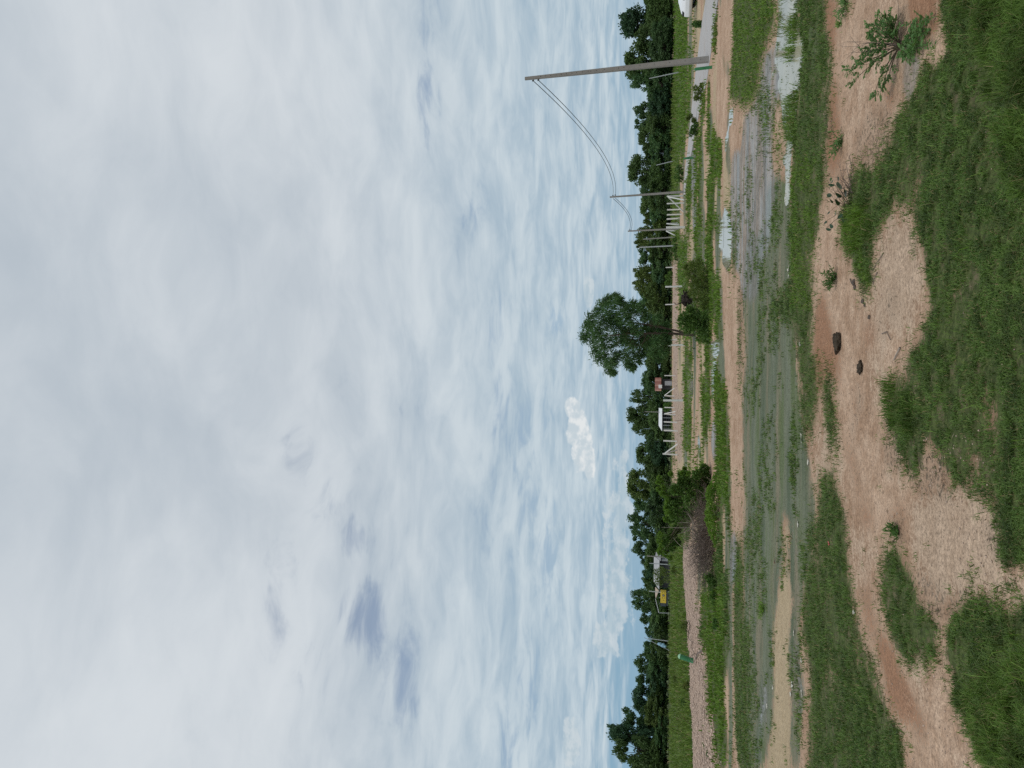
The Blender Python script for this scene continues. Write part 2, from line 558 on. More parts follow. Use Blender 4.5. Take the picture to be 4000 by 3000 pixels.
def grass_material():
    m, t = new_mat('grass_blades')
    o = t.add('ShaderNodeOutputMaterial')
    r, tone = t.attr('rnd'), t.attr('tone')
    geo = t.add('ShaderNodeNewGeometry')
    nz = t.noise(geo.outputs['Position'], 1.6, 3, 0.55)
    f = t.math('ADD', t.math('MULTIPLY', r, 0.65), t.math('MULTIPLY', t.math('SUBTRACT', nz, 0.3), 0.7), clamp=True)
    dk = t.mix(f, (0.055, 0.115, 0.020), (0.185, 0.290, 0.066))
    br = t.mix(f, (0.095, 0.195, 0.018), (0.205, 0.330, 0.042))
    col = t.mix(t.ramp(tone, 0.0, 1.0, smooth=False), dk, br)
    col = t.mix(t.ramp(tone, 1.0, 2.0, smooth=False), col, t.mix(f, (0.10, 0.13, 0.03), (0.21, 0.22, 0.07)))
    n9 = t.noise(geo.outputs['Position'], 7.0, 4, 0.6)
    k9 = t.ramp(n9, 0.34, 0.62, 0.52, 1.12)
    col = t.mix(1.0, col, t.add('ShaderNodeCombineColor', {0: k9, 1: k9, 2: k9}).outputs[0], 'MULTIPLY')
    col = t.mix(t.ramp(r, 0.93, 0.96), col, (0.27, 0.22, 0.10))
    df = t.add('ShaderNodeBsdfPrincipled', {'Base Color': col, 'Roughness': 0.55, 'Specular IOR Level': 0.3})
    tr = t.add('ShaderNodeBsdfTranslucent', {'Color': col})
    mx = t.add('ShaderNodeMixShader', {0: 0.3, 1: df.outputs[0], 2: tr.outputs[0]})
    t.l.new(mx.outputs[0], o.inputs[0])
    return m


M['grass'] = grass_material()


def ground_material():
    m, t = new_mat('ground')
    o = t.add('ShaderNodeOutputMaterial')
    tcn = t.add('ShaderNodeTexCoord')
    P_ = tcn.outputs['Object']
    nA = t.noise(P_, 0.7, 6, 0.6)
    nB = t.noise(P_, 5.0, 6, 0.65)
    nC = t.noise(P_, 26.0, 5, 0.7)
    nD = t.noise(P_, 75.0, 3, 0.75)
    sp = t.add('ShaderNodeTexVoronoi', {'Vector': P_, 'Scale': 34.0})
    sp2 = t.add('ShaderNodeTexVoronoi', {'Vector': P_, 'Scale': 16.0})
    grass, mud, wet, tan, pale, red, gravel, dirt = [t.attr(n) for n in ('grass', 'mud', 'wet', 'tan', 'pale', 'red', 'gravel', 'dirt')]

    fz = t.math('ADD', t.math('MULTIPLY', t.math('SUBTRACT', nB, 0.5), 1.0), t.math('ADD', t.math('MULTIPLY', t.math('SUBTRACT', nC, 0.5), 1.1), t.math('MULTIPLY', t.math('SUBTRACT', nD, 0.5), 0.8)))

    def edge(mask, wob=0.55):
        return t.ramp(t.math('MULTIPLY_ADD', fz, wob, mask), 0.36, 0.64)

    sand = t.mix(t.ramp(t.math('ADD', t.math('MULTIPLY', nA, 0.45), t.math('MULTIPLY', nB, 0.55)), 0.36, 0.64), (0.355, 0.225, 0.145), (0.575, 0.408, 0.290))
    sand = t.mix(t.math('MULTIPLY', edge(red, 1.0), 0.9), sand, t.mix(nB, (0.255, 0.125, 0.068), (0.385, 0.215, 0.130)))
    sand = t.mix(t.math('MULTIPLY', edge(pale, 1.6), 0.42), sand, t.mix(nC, (0.45, 0.345, 0.25), (0.62, 0.505, 0.385)))
    sand = t.mix(t.math('MULTIPLY', edge(tan, 0.9), 0.8), sand, t.mix(nB, (0.36, 0.285, 0.170), (0.53, 0.43, 0.275)))
    sand = t.mix(t.math('MULTIPLY', edge(gravel, 0.7), 0.8), sand, t.mix(t.ramp(sp2.outputs['Distance'], 0.1, 0.6), (0.20, 0.140, 0.10), (0.43, 0.325, 0.26)))
    # grains and grit
    grit = t.ramp(t.math('ADD', t.math('MULTIPLY', nC, 0.5), t.math('MULTIPLY', nD, 0.5)), 0.38, 0.62, 0.58, 1.34, smooth=False)
    sand = t.mix(1.0, sand, t.add('ShaderNodeCombineColor', {0: grit, 1: grit, 2: grit}).outputs[0], 'MULTIPLY')
    spk = t.math('MULTIPLY', t.ramp(sp.outputs['Distance'], 0.14, 0.26, 1.0, 0.0), t.ramp(nB, 0.45, 0.58))
    sand = t.mix(t.math('MULTIPLY', spk, 0.6), sand, (0.09, 0.065, 0.05))
    # algae mud: grey-green skin, tan silt showing through in streaks, green growth, dark specks
    nS = t.noise(t.vmath('MULTIPLY', P_, (0.30, 1.5, 1.0)), 1.0, 6, 0.62)
    nT = t.noise(t.vmath('ADD', t.vmath('MULTIPLY', P_, (0.28, 1.2, 1.0)), (5.0, 9.0, 0)), 1.3, 6, 0.62)
    mcol = t.mix(t.ramp(nT, 0.34, 0.66), (0.090, 0.115, 0.066), (0.195, 0.205, 0.140))
    mcol = t.mix(t.math('MULTIPLY', t.ramp(nS, 0.50, 0.66), 0.8), mcol, t.mix(nC, (0.165, 0.145, 0.098), (0.31, 0.265, 0.185)))
    mcol = t.mix(t.math('MULTIPLY', t.ramp(nT, 0.51, 0.61), 0.75), mcol, t.mix(nC, (0.05, 0.085, 0.02), (0.12, 0.16, 0.06)))
    mcol = t.mix(1.0, mcol, t.add('ShaderNodeCombineColor', {0: grit, 1: grit, 2: grit}).outputs[0], 'MULTIPLY')
    spm = t.math('MULTIPLY', t.ramp(sp2.outputs['Distance'], 0.14, 0.28, 1.0, 0.0), t.ramp(nB, 0.45, 0.58))
    mcol = t.mix(t.math('MULTIPLY', spm, 0.75), mcol, (0.035, 0.038, 0.026))
    mcol = t.mix(t.math('MULTIPLY', t.ramp(nC, 0.58, 0.66), 0.6), mcol, (0.045, 0.055, 0.034))
    col = t.mix(edge(mud, 0.9), sand, mcol)
    # wet ground goes darker and greyer
    wt = edge(wet, 0.6)
    wcol = t.mix(t.ramp(t.math('ADD', t.math('MULTIPLY', nB, 0.5), t.math('MULTIPLY', nC, 0.5)), 0.36, 0.64), (0.075, 0.075, 0.064), (0.225, 0.218, 0.195))
    col = t.mix(t.math('MULTIPLY', wt, t.ramp(nT, 0.40, 0.62, 0.95, 0.6)), col, wcol)
    # thatch and soil between the blades
    gcol = t.mix(t.ramp(nC, 0.35, 0.7), (0.042, 0.060, 0.018), (0.115, 0.145, 0.048))
    gcol = t.mix(t.ramp(nB, 0.52, 0.72), gcol, t.mix(nD, (0.12, 0.100, 0.058), (0.21, 0.17, 0.105)))
    col = t.mix(edge(grass, 1.0), col, gcol)
    # dark plant litter
    col = t.mix(t.math('MULTIPLY', t.math('MULTIPLY', edge(dirt, 1.2), t.ramp(nC, 0.45, 0.62)), 0.8), col, (0.075, 0.060, 0.042))
    bh = t.math('ADD', t.math('MULTIPLY', nB, 0.6), t.math('ADD', t.math('MULTIPLY', nC, 0.3), t.math('MULTIPLY', nD, 0.12)))
    bstr = t.math('MULTIPLY_ADD', t.math('MAXIMUM', wt, t.math('MULTIPLY', edge(mud, 0.7), 0.55)), -0.5, 0.62)
    bp = t.add('ShaderNodeBump', {'Height': bh, 'Strength': bstr, 'Distance': 0.09})
    sheen = t.math('MAXIMUM', t.math('MULTIPLY', wt, t.ramp(nS, 0.40, 0.58, 1.0, 0.25)), t.math('MULTIPLY', t.math('MULTIPLY', edge(mud, 0.5), t.ramp(nS, 0.55, 0.40)), 0.30))
    rough = t.math('MULTIPLY_ADD', sheen, -0.62, 0.92)
    p = t.add('ShaderNodeBsdfPrincipled', {'Base Color': col, 'Roughness': rough, 'Specular IOR Level': t.math('MULTIPLY_ADD', sheen, 0.4, 0.15), 'Normal': bp.outputs[0]})
    t.l.new(p.outputs[0], o.inputs[0])
    return m


def water_material():
    m, t = new_mat('shallow_water')
    o = t.add('ShaderNodeOutputMaterial')
    tcn = t.add('ShaderNodeTexCoord')
    n1 = t.noise(tcn.outputs['Object'], 0.8, 4, 0.6)
    n2 = t.noise(tcn.outputs['Object'], 14.0, 3, 0.6)
    col = t.mix(t.ramp(n1, 0.35, 0.65), (0.30, 0.29, 0.22), (0.42, 0.39, 0.29))
    bp = t.add('ShaderNodeBump', {'Height': n2, 'Strength': 0.05, 'Distance': 0.01})
    p = t.add('ShaderNodeBsdfPrincipled', {'Base Color': col, 'Roughness': 0.06, 'IOR': 1.33, 'Specular IOR Level': 0.5, 'Normal': bp.outputs[0]})
    t.l.new(p.outputs[0], o.inputs[0])
    return m


M['ground'] = ground_material()
M['water'] = water_material()

# ------------------------------------------------------------------ the ground: what lies where
PG = {  # outlines of ground cover, as seen in the photo, laid back onto the ground plane
 'grass': [
  ('A', [1700,-300,1700,0,1690,120,1720,300,1680,440,1540,450,1520,540,1420,700,1400,820,1300,900,1270,1020,1140,1080,1090,1110,1085,1280,1055,1380,1030,1480,1015,1600,
         1040,1680,1060,1740,1110,1840,1140,1940,1190,1945,1215,1860,1210,1760,1225,1600,1220,1530,1290,1440,1440,1350,1490,1370,1520,1659,1530,1780,1560,1960,1640,2100,1550,2200,
         1490,2310,1440,2420,1340,2520,1340,2620,1320,2740,1340,2860,1380,2990,1390,3130,1440,3210,1500,3160,1530,3010,1560,2920,1600,2940,1660,3040,1710,3140,1800,3240,1900,3320,2040,3430,2100,3500,2080,3620,2120,3790,2212,3740,2900,3700,2900,-300]),
  ('C', [3000,500,2212,560,2100,590,1960,600,1860,600,1730,660,1700,900,1720,1050,1770,1150,1800,1260,1880,1400,1950,1530,2040,1659,2150,1850,3000,1900]),
  ('C', [1300,150,1360,170,1420,260,1450,350,1480,480,1510,580,1600,620,1620,740,1620,900,1560,1000,1480,1000,1380,950,1330,830,1290,740,1260,600,1260,400,1290,260]),
  ('C', [830,-60,1000,-60,1030,120,1050,300,1070,440,1130,520,1150,700,1180,850,1220,1000,1250,1130,1300,1230,1350,1350,1390,1480,1420,1659,1480,1900,780,1900,790,1400,800,1100,760,800,745,500,770,200]),
  ('B', [690,-20,800,-20,830,150,835,300,830,430,820,520,820,640,830,760,850,880,840,1100,820,1260,800,1350,760,1300,740,1200,720,1000,710,800,700,600,690,400,690,200]),
  ('B', [880,760,930,800,950,900,960,1000,980,1200,980,1380,940,1350,920,1200,910,1050,890,900]),
  ('B', [840,1480,930,1480,1000,1600,1010,1760,860,1760,830,1600]),
  ('A', [680,-200,700,0,735,300,720,600,700,900,670,1200,660,1500,660,1680,820,1680,850,1500,860,1400,895,1200,900,1000,910,800,930,600,920,400,905,200,890,0,880,-200]),
  ('A', [280,-200,280,0,290,200,290,400,270,550,260,690,330,690,400,760,440,600,460,460,490,310,530,250,570,100,560,0,550,-200]),
  ('A', [470,570,510,600,510,800,500,1000,460,950,455,700]),
  ('A', [560,850,615,900,610,1050,590,1180,560,1100,550,950]),
  ('A', [1000,-100,1040,0,1050,40,1000,90,990,20]),
  ('B', [485,150,525,130,525,260,490,270]),
  ('B', [500,300,690,200,700,560,640,480,560,420]),
  ('3', [1640,100,1690,-100,1700,300,1740,560,1680,800,1660,1000,1700,1100,1800,1200,1810,1900,1810,2400,1690,2400,1650,2000,1640,1700,1650,1300,1640,1000]),
  ('6', [1560,-200,1640,-200,1650,0,1650,300,1680,600,1740,1000,1760,1300,1800,1659,1700,1659,1650,1400,1620,1150,1600,900,1580,640,1560,300]),
  ('6', [1870,600,1970,600,1960,1000,1990,1300,1980,1800,1890,1700,1870,1300]),
  ('C', [300,200,345,300,330,500,340,640,320,640,300,450]),
  ('C', [395,0,440,-50,450,300,440,550,410,300]),
  ('C', [460,520,490,560,480,660,450,640]),
  ('5', [1880,150,1945,100,1945,560,1900,640,1885,400]), ('4', [1890,1380,1950,1400,1955,1659,1950,1800,1885,1800]), ('6', [1905,-250,1960,-200,1950,150,1910,250]),
  ('2', [1240,900,1330,900,1340,1500,1240,1500]), ('2', [1320,100,1390,120,1390,560,1320,500]),
  ('3', [1300,900,1340,900,1340,1700,1310,1700]), ('3', [1510,960,1570,960,1600,1659,1500,1659]), ('3', [1585,-100,1640,-100,1640,400,1590,400]),
  ('1', [1750,-300,1900,-300,1900,400,1890,1000,1870,1659,1750,1659]),
 ],
 'bare': [   # openings in the grass
  ('1', [2080,-300,2050,300,2010,560,1975,800,1935,1150,1880,1659,1865,1990,1880,1990,1950,1659,2020,1250,2085,950,2145,700,2165,580,2230,-300]),
  ('C', [920,920,980,960,1000,1080,980,1250,940,1150,880,1080]), ('C', [790,200,850,250,865,400,840,420,800,330]), ('C', [845,540,880,540,870,600,840,600]),
  ('C', [1085,580,1110,600,1115,680,1090,640]), ('C', [850,1600,900,1600,900,1700,850,1700]),
  ('A', [1990,860,2060,880,2060,960,2000,1100,1950,900]), ('A', [820,500,880,520,890,700,830,640]), ('B', [740,60,770,60,770,260,745,260]),
  ('A', [1990,1100,2050,1120,2040,1250,1990,1220]), ('A', [1720,1560,1760,1600,1750,1700,1710,1680]), ('A', [1340,1200,1400,1180,1380,1360,1330,1380]),
  ('B', [1560,900,1610,960,1590,1100,1560,1220,1545,1050]), ('B', [1510,200,1640,420,1560,500,1500,420]), ('A', [1850,600,2000,620,1990,760,1900,700]),
  ('C', [1440,820,1520,860,1540,980,1460,960]),
 ],
 'mud': [
  ('B', [350,-100,650,-100,690,300,700,600,710,900,720,1200,740,1400,730,1700,730,1900,735,2600,730,3500,480,3500,450,3100,440,2800,440,2400,450,2100,350,1760,340,1300,350,900,345,500]),
  ('A', [470,1250,650,1150,660,1680,480,1680]), ('B', [520,-200,700,-200,700,560,600,500]),
  ('B', [700,900,760,1100,800,1350,830,1900,760,2300,730,1900,720,1300]),
  ('A', [735,100,900,150,900,500,740,500]), ('6', [1900,0,2100,0,2110,600,2130,1200,2150,1659,2050,1659,1990,900,1930,400]), ('5', [1940,300,2100,300,2110,900,1950,800]),
  ('4', [1960,900,2050,900,2060,1659,1960,1659]), ('4', [1800,1350,1870,1350,1870,1900,1800,1850]),
 ],
 'tan': [
  ('C', [560,480,600,350,640,300,665,400,660,600,655,900,665,1200,665,1900,500,1900,530,1400,545,1000,545,700]),
    ('C', [600,0,660,-40,670,200,640,300,600,200]),
  ('2', [1740,0,1790,0,1780,700,1750,980,1740,500]), ('3', [1740,160,1790,170,1780,350,1750,340]),
  ('2', [1395,360,1415,360,1415,1180,1395,1180]), ('3', [1350,560,1365,560,1365,840,1350,840]), ('3', [1240,640,1310,640,1310,1659,1240,1659]),
  ('3', [1405,560,1440,560,1440,1500,1410,1500]), ('3', [1500,640,1545,640,1545,1000,1500,1000]), ('4', [1240,450,1370,400,1390,620,1300,800,1240,700]),
  ('3', [1475,1310,1505,1310,1505,1659,1475,1659]), ('3', [1560,1480,1580,1480,1580,1900,1560,1900]), ('4', [1470,0,1515,0,1515,560,1470,560]),
  ('2', [1550,0,1610,0,1600,300,1550,300]), ('2', [1500,0,1530,0,1520,700,1505,700]), ('2', [1640,200,1700,220,1700,680,1630,680]), ('1', [1990,100,2040,0,2030,560,1990,560]),
 ],
 'sandbar': [
  ('B', [270,100,300,200,340,250,360,600,350,900,345,1300,340,1659,330,1786,300,1990,285,2090,270,1990,262,1786,262,800,265,300]),
  ('A', [280,1200,310,1190,315,1480,300,1800,270,1800,280,1500]),
  ('6', [1780,-100,1880,0,1880,300,1810,600,1800,700,1860,800,1870,1000,1870,1280,1910,1659,1930,1800,1890,1800,1840,1300,1810,1100,1770,950,1755,720,1790,600,1795,300]),
  ('6', [1660,0,1690,0,1710,250,1730,420,1700,430,1680,200]), ('6', [1985,1200,2060,1300,2040,1500,2060,1659,2010,1659]),
  ('5', [1790,600,1840,560,1880,900,1800,900]), ('A', [130,360,180,380,260,600,230,900,140,900,150,600]), ('A', [200,0,270,0,270,500,190,300]),
  ('4', [1740,0,1790,0,1790,100,1740,100]), ('6', [1690,680,1710,700,1710,1200,1690,1180]), ('6', [1760,1180,1790,1300,1830,1659,1790,1659]),
 ],
 'gravel': [
  ('6', [1340,-100,1520,-100,1500,200,1540,400,1580,640,1595,850,1590,1000,1560,1150,1640,1180,1650,1400,1700,1659,1740,1900,1430,1900,1430,1659,1410,1200,1390,900,1380,600,1360,300]),
  ('5', [1300,200,1310,60,1440,80,1470,300,1460,520,1450,640,1480,800,1510,900,1360,900,1320,600,1300,330]),
  ('4', [1205,-200,1300,-200,1300,400,1290,560,1240,600,1220,400]), ('3', [1187,-200,1235,-200,1240,600,1235,1659,1195,1659,1187,700]),
  ('2', [1190,1150,1235,1150,1235,1600,1190,1600]),
 ],
 'water': [
  ('A', [570,-200,700,-200,700,0,730,250,710,500,700,700,690,900,660,1100,640,1300,630,1450,610,1200,620,900,600,700,580,600,560,400,575,100]),
  ('A', [270,700,285,760,240,950,215,1030,230,900]), ('A', [215,1340,250,1420,262,1560,255,1660,262,1740,232,1800,200,1730,208,1640,182,1560,200,1450]),
  ('3', [1580,650,1690,640,1680,760,1650,900,1640,1100,1600,1300,1590,1000]), ('3', [1340,960,1400,960,1410,1250,1340,1300]),
  ('2', [1700,690,1730,700,1725,1000,1660,1000]), ('4', [1440,260,1470,300,1480,580,1450,560]),
  ('6', [2130,600,2170,700,2175,1100,2140,1000]),
 ],
 'wet': [
  ('A', [340,760,400,770,455,560,480,330,560,330,560,560,540,800,545,1100,560,1300,520,1700,340,1700,320,1200,330,900]),
  ('B', [350,-30,480,-30,470,200,420,350,360,300]), ('2', [1800,0,2000,0,2000,1400,1960,1659,1900,1400,1800,900]),
  ('A', [1430,350,1700,400,1540,470,1400,720,1350,700,1400,560]), ('C', [700,-100,725,0,735,1659,700,1659,695,800]), ('C', [455,600,475,600,490,1659,460,1500]),
  ('4', [1600,100,1650,100,1650,600,1620,560]), ('4', [1805,1350,1870,1350,1870,1900,1805,1850]), ('2', [1380,0,1440,0,1440,900,1400,900]),
 ],
 'red': [
  ('A', [890,-100,960,-100,960,500,980,1000,930,1700,840,2000,830,2400,820,2600,900,2600,930,2400,880,1900,960,1500,900,1100,900,500]),
  ('B', [850,560,960,600,1000,900,1010,1100,1060,1300,1090,1450,1130,1659,1080,1659,1030,1400,985,1100,960,850,900,740,830,680]),
  ('B', [1150,560,1270,480,1270,640,1190,700]), ('C', [1130,400,1180,420,1200,700,1260,800,1360,980,1480,1150,1560,1350,1640,1600,1560,1500,1420,1280,1300,1050,1220,850,1160,650]),
  ('C', [760,1100,790,1150,790,1400,765,1500,750,1250]), ('A', [1430,-100,1700,-100,1690,150,1600,250,1450,200]), ('C', [1100,-80,1220,-80,1230,60,1140,100]),
  ('A', [1240,600,1370,560,1360,800,1280,760]), ('6', [1400,150,1530,150,1540,380,1450,420,1400,300]),
 ],
 'pale': [
  ('C', [1450,-150,2000,-150,2050,200,2100,480,1700,560,1500,400]),
  ('A', [1250,1500,1440,1390,1510,1480,1515,1659,1520,1800,1480,2100,1400,2200,1300,1900,1240,1700]),
  ('B', [850,1000,880,950,910,1100,925,1300,930,1500,880,1640,850,1500,860,1250]), ('B', [950,900,975,1000,1000,1250,1010,1400,1060,1600,1040,1659,990,1500,975,1300]),
  ('B', [1150,300,1290,250,1420,0,1510,0,1500,500,1420,560,1330,480,1300,640,1330,1000,1250,1100,1200,900,1250,500]), ('C', [1060,100,1130,100,1180,300,1110,450,1060,300]),
  ('C', [1180,0,1240,0,1240,200,1190,200]), ('C', [1980,0,2060,50,2110,350,2212,420,2212,520,2080,500,2050,250]), ('C', [1480,950,1560,1000,1590,1200,1500,1250,1460,1080]),
  ('C', [800,-50,860,0,860,120,810,100]), ('B', [730,1200,760,1280,790,1420,770,1440,740,1320]),
 ],
 'dirt': [
  ('A', [1080,860,1330,830,1310,930,1260,1030,1140,1090,1090,1100]), ('B', [1290,250,1380,200,1370,400,1300,460]), ('B', [1260,480,1330,480,1320,620,1270,600]),
  ('B', [1090,900,1140,900,1130,1120,1090,1100]), ('B', [1060,1130,1090,1130,1090,1280,1060,1280]), ('B', [1300,1180,1390,1250,1400,1500,1300,1440,1270,1300]),
  ('B', [1440,1330,1700,1400,1820,1659,1500,1659,1440,1560]), ('C', [1480,280,1620,500,1740,560,2100,480,2100,600,1860,610,1720,680,1600,620,1500,560]),
  ('A', [1170,700,1320,740,1310,880,1190,850]), ('B', [1060,180,1140,180,1110,300,1060,260]), ('B', [640,0,700,0,720,800,690,900]), ('A', [880,700,940,800,930,980,880,900]),
  ('C', [1290,30,1420,60,1440,180,1300,150]), ('B', [300,250,345,260,345,900,325,900]), ('C', [1930,100,2110,60,2120,380,2000,200]),
 ],
 'weedline': [('B', [318,250,338,260,342,520,338,900,322,900,316,500]), ('A', [268,1480,300,1500,300,1900,270,1900]), ('C', [330,300,350,300,352,900,335,900])],
 'bright': [
  ('A', [270,-200,560,-200,570,100,400,760,260,690]), ('A', [450,570,515,600,500,1000]), ('A', [540,850,620,900,590,1190]), ('3', [1240,-2000,1820,-2000,1820,2400,1640,2400,1240,2400]),
  ('6', [1500,-300,1760,-300,1820,1700,1640,1700]), ('A', [660,1050,860,1050,830,1700,660,1700]), ('B', [690,-20,830,-20,835,400,690,400]),
  ('1', [1750,-300,2200,-300,2200,1659,1750,1659]), ('C', [300,200,345,300,330,640]), ('A', [1015,1430,1200,1400,1180,1900,1060,1700]),
 ],
 'tall': [
  ('C', [1820,1180,2300,900,3000,500,3000,2000,2100,1800,1960,1540]), ('A', [1960,700,2250,650,3000,600,3000,-300,1750,-300,1800,60,1950,100]), ('A', [2080,800,3000,600,3000,1400,2180,1350]),
  ('A', [1050,1380,1200,1350,1230,1560,1060,1680]), ('B', [1330,860,1480,900,1480,1200,1330,1150]),
 ],
 'olive': [('6', [1150,-1400,1290,-1200,1340,0,1420,1659,1440,2100,1150,2100]), ('1', [1740,900,1800,900,1800,2600,1740,2600])],
}
PGX = {k: [zp(z, p) for z, p in v] for k, v in PG.items()}


def masks_at(wx_, wy_):
    """ground cover weights at world x, y (flat arrays)"""
    pts = np.stack([wx_, wy_, np.zeros_like(wx_)], 1)
    px, py = proj(pts)
    d = np.maximum(wy_, 1.0)
    s, ld = wx_/d, np.log(d)
    n1 = fbm(s*26, ld*14, 3, 4, 0.6)-0.5
    n2 = fbm(s*22, ld*16, 23, 4, 0.6)-0.5
    n3 = fbm(wx_*5, wy_*5, 41, 3, 0.6)-0.5
    ampx = 3+0.075*np.maximum(px-2594, 0)
    n4 = fbm(wx_*17, wy_*17, 43, 3, 0.6)-0.5
    nw = np.clip((px-2800)/600, 0.1, 1)
    qx = px + ampx*n1 + (34*n3+34*n4)*nw
    qy = py + 90*n2 + 50*n3 + 60*n4*nw
    out_ = {}
    for k, polys in PGX.items():
        m = np.zeros(px.shape, bool)
        for pl in polys:
            m |= inside(qx, qy, pl)
        out_[k] = m.astype(np.float32)
    # the open field beyond the sand bar: streaks of turf and bare sand
    field = ((qx < 2852) & (qx > 2590)).astype(np.float32)
    st = fbm(wx_*0.10, wy_*0.16, 5, 5, 0.55)
    st2 = fbm(wx_*0.30, wy_*0.55, 6, 5, 0.6)
    auto = np.where(qx > 2705, sstep(0.35*st+0.65*st2, 0.50, 0.55), sstep(0.55*st+0.45*fbm(wx_*0.22, wy_*0.30, 14, 5, 0.6), 0.475, 0.53))*field
    olive = out_['olive']
    g = np.maximum(out_['grass'], np.maximum(auto, (qx < 2622)*1.0))
    g = np.maximum(g, olive)
    keepg = np.zeros_like(g)
    for z_, p_ in (('5', [1880,150,1945,100,1945,560,1900,640,1885,400]), ('4', [1890,1380,1950,1400,1955,1659,1950,1800,1885,1800]), ('6', [1905,-250,1960,-200,1950,150,1910,250])):
        keepg = np.maximum(keepg, inside(qx, qy, zp(z_, p_))*1.0)
    cut = np.maximum.reduce([out_['bare']*np.where(px > 2870, 0.72, 1.0), out_['sandbar'], out_['tan']*(qx < 2860), out_['gravel'], out_['water']*0.8])
    g = np.maximum(g*(1-cut), keepg)
    strip = ((qx > 2845) & (qx < 2950) & (py > 1850)).astype(np.float32)
    g = np.maximum(g, strip*sstep(fbm(wx_*0.35, wy_*0.75, 33, 5, 0.6), 0.50, 0.56)*0.9)
    out_['mud'] = np.maximum(out_['mud'], strip*sstep(fbm(wx_*0.3, wy_*0.8, 35, 5, 0.6), 0.50, 0.56)*0.9)
    out_['sandbar'] = out_['sandbar']*(1-strip*sstep(fbm(wx_*0.3, wy_*0.8, 35, 5, 0.6), 0.50, 0.56))
    g = np.maximum(g, out_['weedline']*0.75)
    wob = 700*(fbm(wx_*0.45, wy_*0.45, 301, 4)-0.5)
    far_out = ((py+wob < -330) | (py+wob > 3330)) & (px > 2850)
    g = np.where(far_out, np.maximum(g*0.9, sstep(fbm(wx_*0.6, wy_*0.6, 8, 5, 0.6), 0.42, 0.52)), g)
    out_['mud'] = out_['mud']*(1-out_['sandbar'])*(1-out_['tan'])
    out_['tan'] = np.maximum(out_['tan'], (field*0.8*sstep(fbm(wx_*0.2, wy_*0.5, 77, 4), 0.47, 0.6)*(1-out_['gravel'])).astype(np.float32))
    out_['red'] = np.maximum(out_['red'], sstep(fbm(wx_*1.1, wy_*1.1, 91, 4), 0.56, 0.66)*0.5*(1-out_['pale']))
    out_['pale'] = np.maximum(out_['pale'], sstep(fbm(wx_*1.7, wy_*1.7, 95, 4), 0.6, 0.7)*0.6)
    # turf is patchy up close
    thin_ = sstep(fbm(wx_*2.2, wy_*2.2, 55, 5, 0.6), 0.33, 0.50)
    out_['soil'] = g*np.where(px > 2850, 0.62+0.38*thin_, 1.0)
    out_['grass'] = g*np.where(px > 2850, 0.34+0.66*thin_, 1.0)
    out_['wet'] = np.maximum(out_['wet'], out_['water'])
    out_['mud'] = np.maximum(out_['mud'], 0.9*field*sstep(fbm(wx_*0.22, wy_*0.6, 83, 4), 0.52, 0.6)*(1-out_['gravel'])*(1-out_['sandbar']))
    out_['px'], out_['py'] = px, py
    return out_


rowX = np.concatenate([np.linspace(4500, 2900, 290, endpoint=False), np.linspace(2900, 2612, 150)])
rowd = G(rowX, np.full_like(rowX, 1500.0))[:, 1]
rowd = np.concatenate([rowd, [300, 420, 700, 1500, 4000, 8000]])
NB = len(rowd)
cols = np.concatenate([[-30, -8, -3, -1.6, -1.1], np.linspace(-0.85, 0.85, 620), [1.1, 1.6, 3, 8, 30]])
gx = (np.maximum(rowd, 2.2)[:, None]*cols[None, :])
gy = np.repeat(rowd[:, None], len(cols), 1)
mk = masks_at(gx.ravel(), gy.ravel())
SH = gx.shape


def blur(a, k=1):
    b = a.reshape(SH)
    for _ in range(k):
        p = np.pad(b, 1, mode='edge')
        b = (p[:-2, 1:-1]+p[2:, 1:-1]+p[1:-1, :-2]+p[1:-1, 2:]+2*p[1:-1, 1:-1])/6
    return b


def gauss(a, sr, sc):
    """soft blur over the grid: sr rows, sc columns (three box passes)"""
    b = np.asarray(a, np.float64).reshape(SH)
    for axis, rad in ((0, sr), (1, sc)):
        rad = int(rad)
        if rad < 1:
            continue
        for _ in range(3):
            pw = [(0, 0), (0, 0)]
            pw[axis] = (rad+1, rad)
            p = np.cumsum(np.pad(b, pw, mode='edge'), axis=axis)
            n_ = b.shape[axis]
            hi_ = np.take(p, np.arange(2*rad+1, 2*rad+1+n_), axis=axis)
            lo_ = np.take(p, np.arange(0, n_), axis=axis)
            b = (hi_-lo_)/(2*rad+1)
    return b


MA = {k: blur(np.asarray(mk[k], np.float32), 2 if k in ('tan', 'red', 'pale', 'wet', 'mud') else 1) for k in
      ('grass', 'mud', 'tan', 'pale', 'red', 'gravel', 'wet', 'dirt', 'water', 'bright', 'tall', 'olive', 'soil')}
# wide soft borders up close, tight ones far off where a cell is metres deep
FARW = np.clip((gy-14)/16, 0, 1)
for k_, sr, sc in (('red', 3, 6), ('tan', 3, 8), ('pale', 5, 8), ('mud', 2, 6), ('wet', 2, 6), ('dirt', 3, 5), ('gravel', 1, 3), ('grass', 2, 4), ('soil', 3, 6)):
    near_, far_ = gauss(MA[k_], sr, sc), gauss(MA[k_], 1, 3)
    MA[k_] = near_*(1-FARW)+far_*FARW
GSOFT = MA['soil']
rel = (fbm(gx*0.9, gy*0.9, 61, 4)-0.5)*0.035 + (fbm(gx*6, gy*6, 63, 3)-0.5)*0.016
rel = rel*np.clip(gy/8, 0.5, 1.6)
MUDW = np.clip(blur(MA['wet'], 4)*0.9, 0, 1)
gz = rel*(1-0.55*MUDW) + 0.014*MA['grass'] - 0.016*MUDW - 0.040*blur(MA['water'], 2)
gz = gz + blur(MA['gravel'], 5)*(0.10+0.16*(fbm(gx*1.3, gy*1.3, 67, 4)-0.4))
gz[gy > 200] = 0
gz[gy > 200] -= 0.02

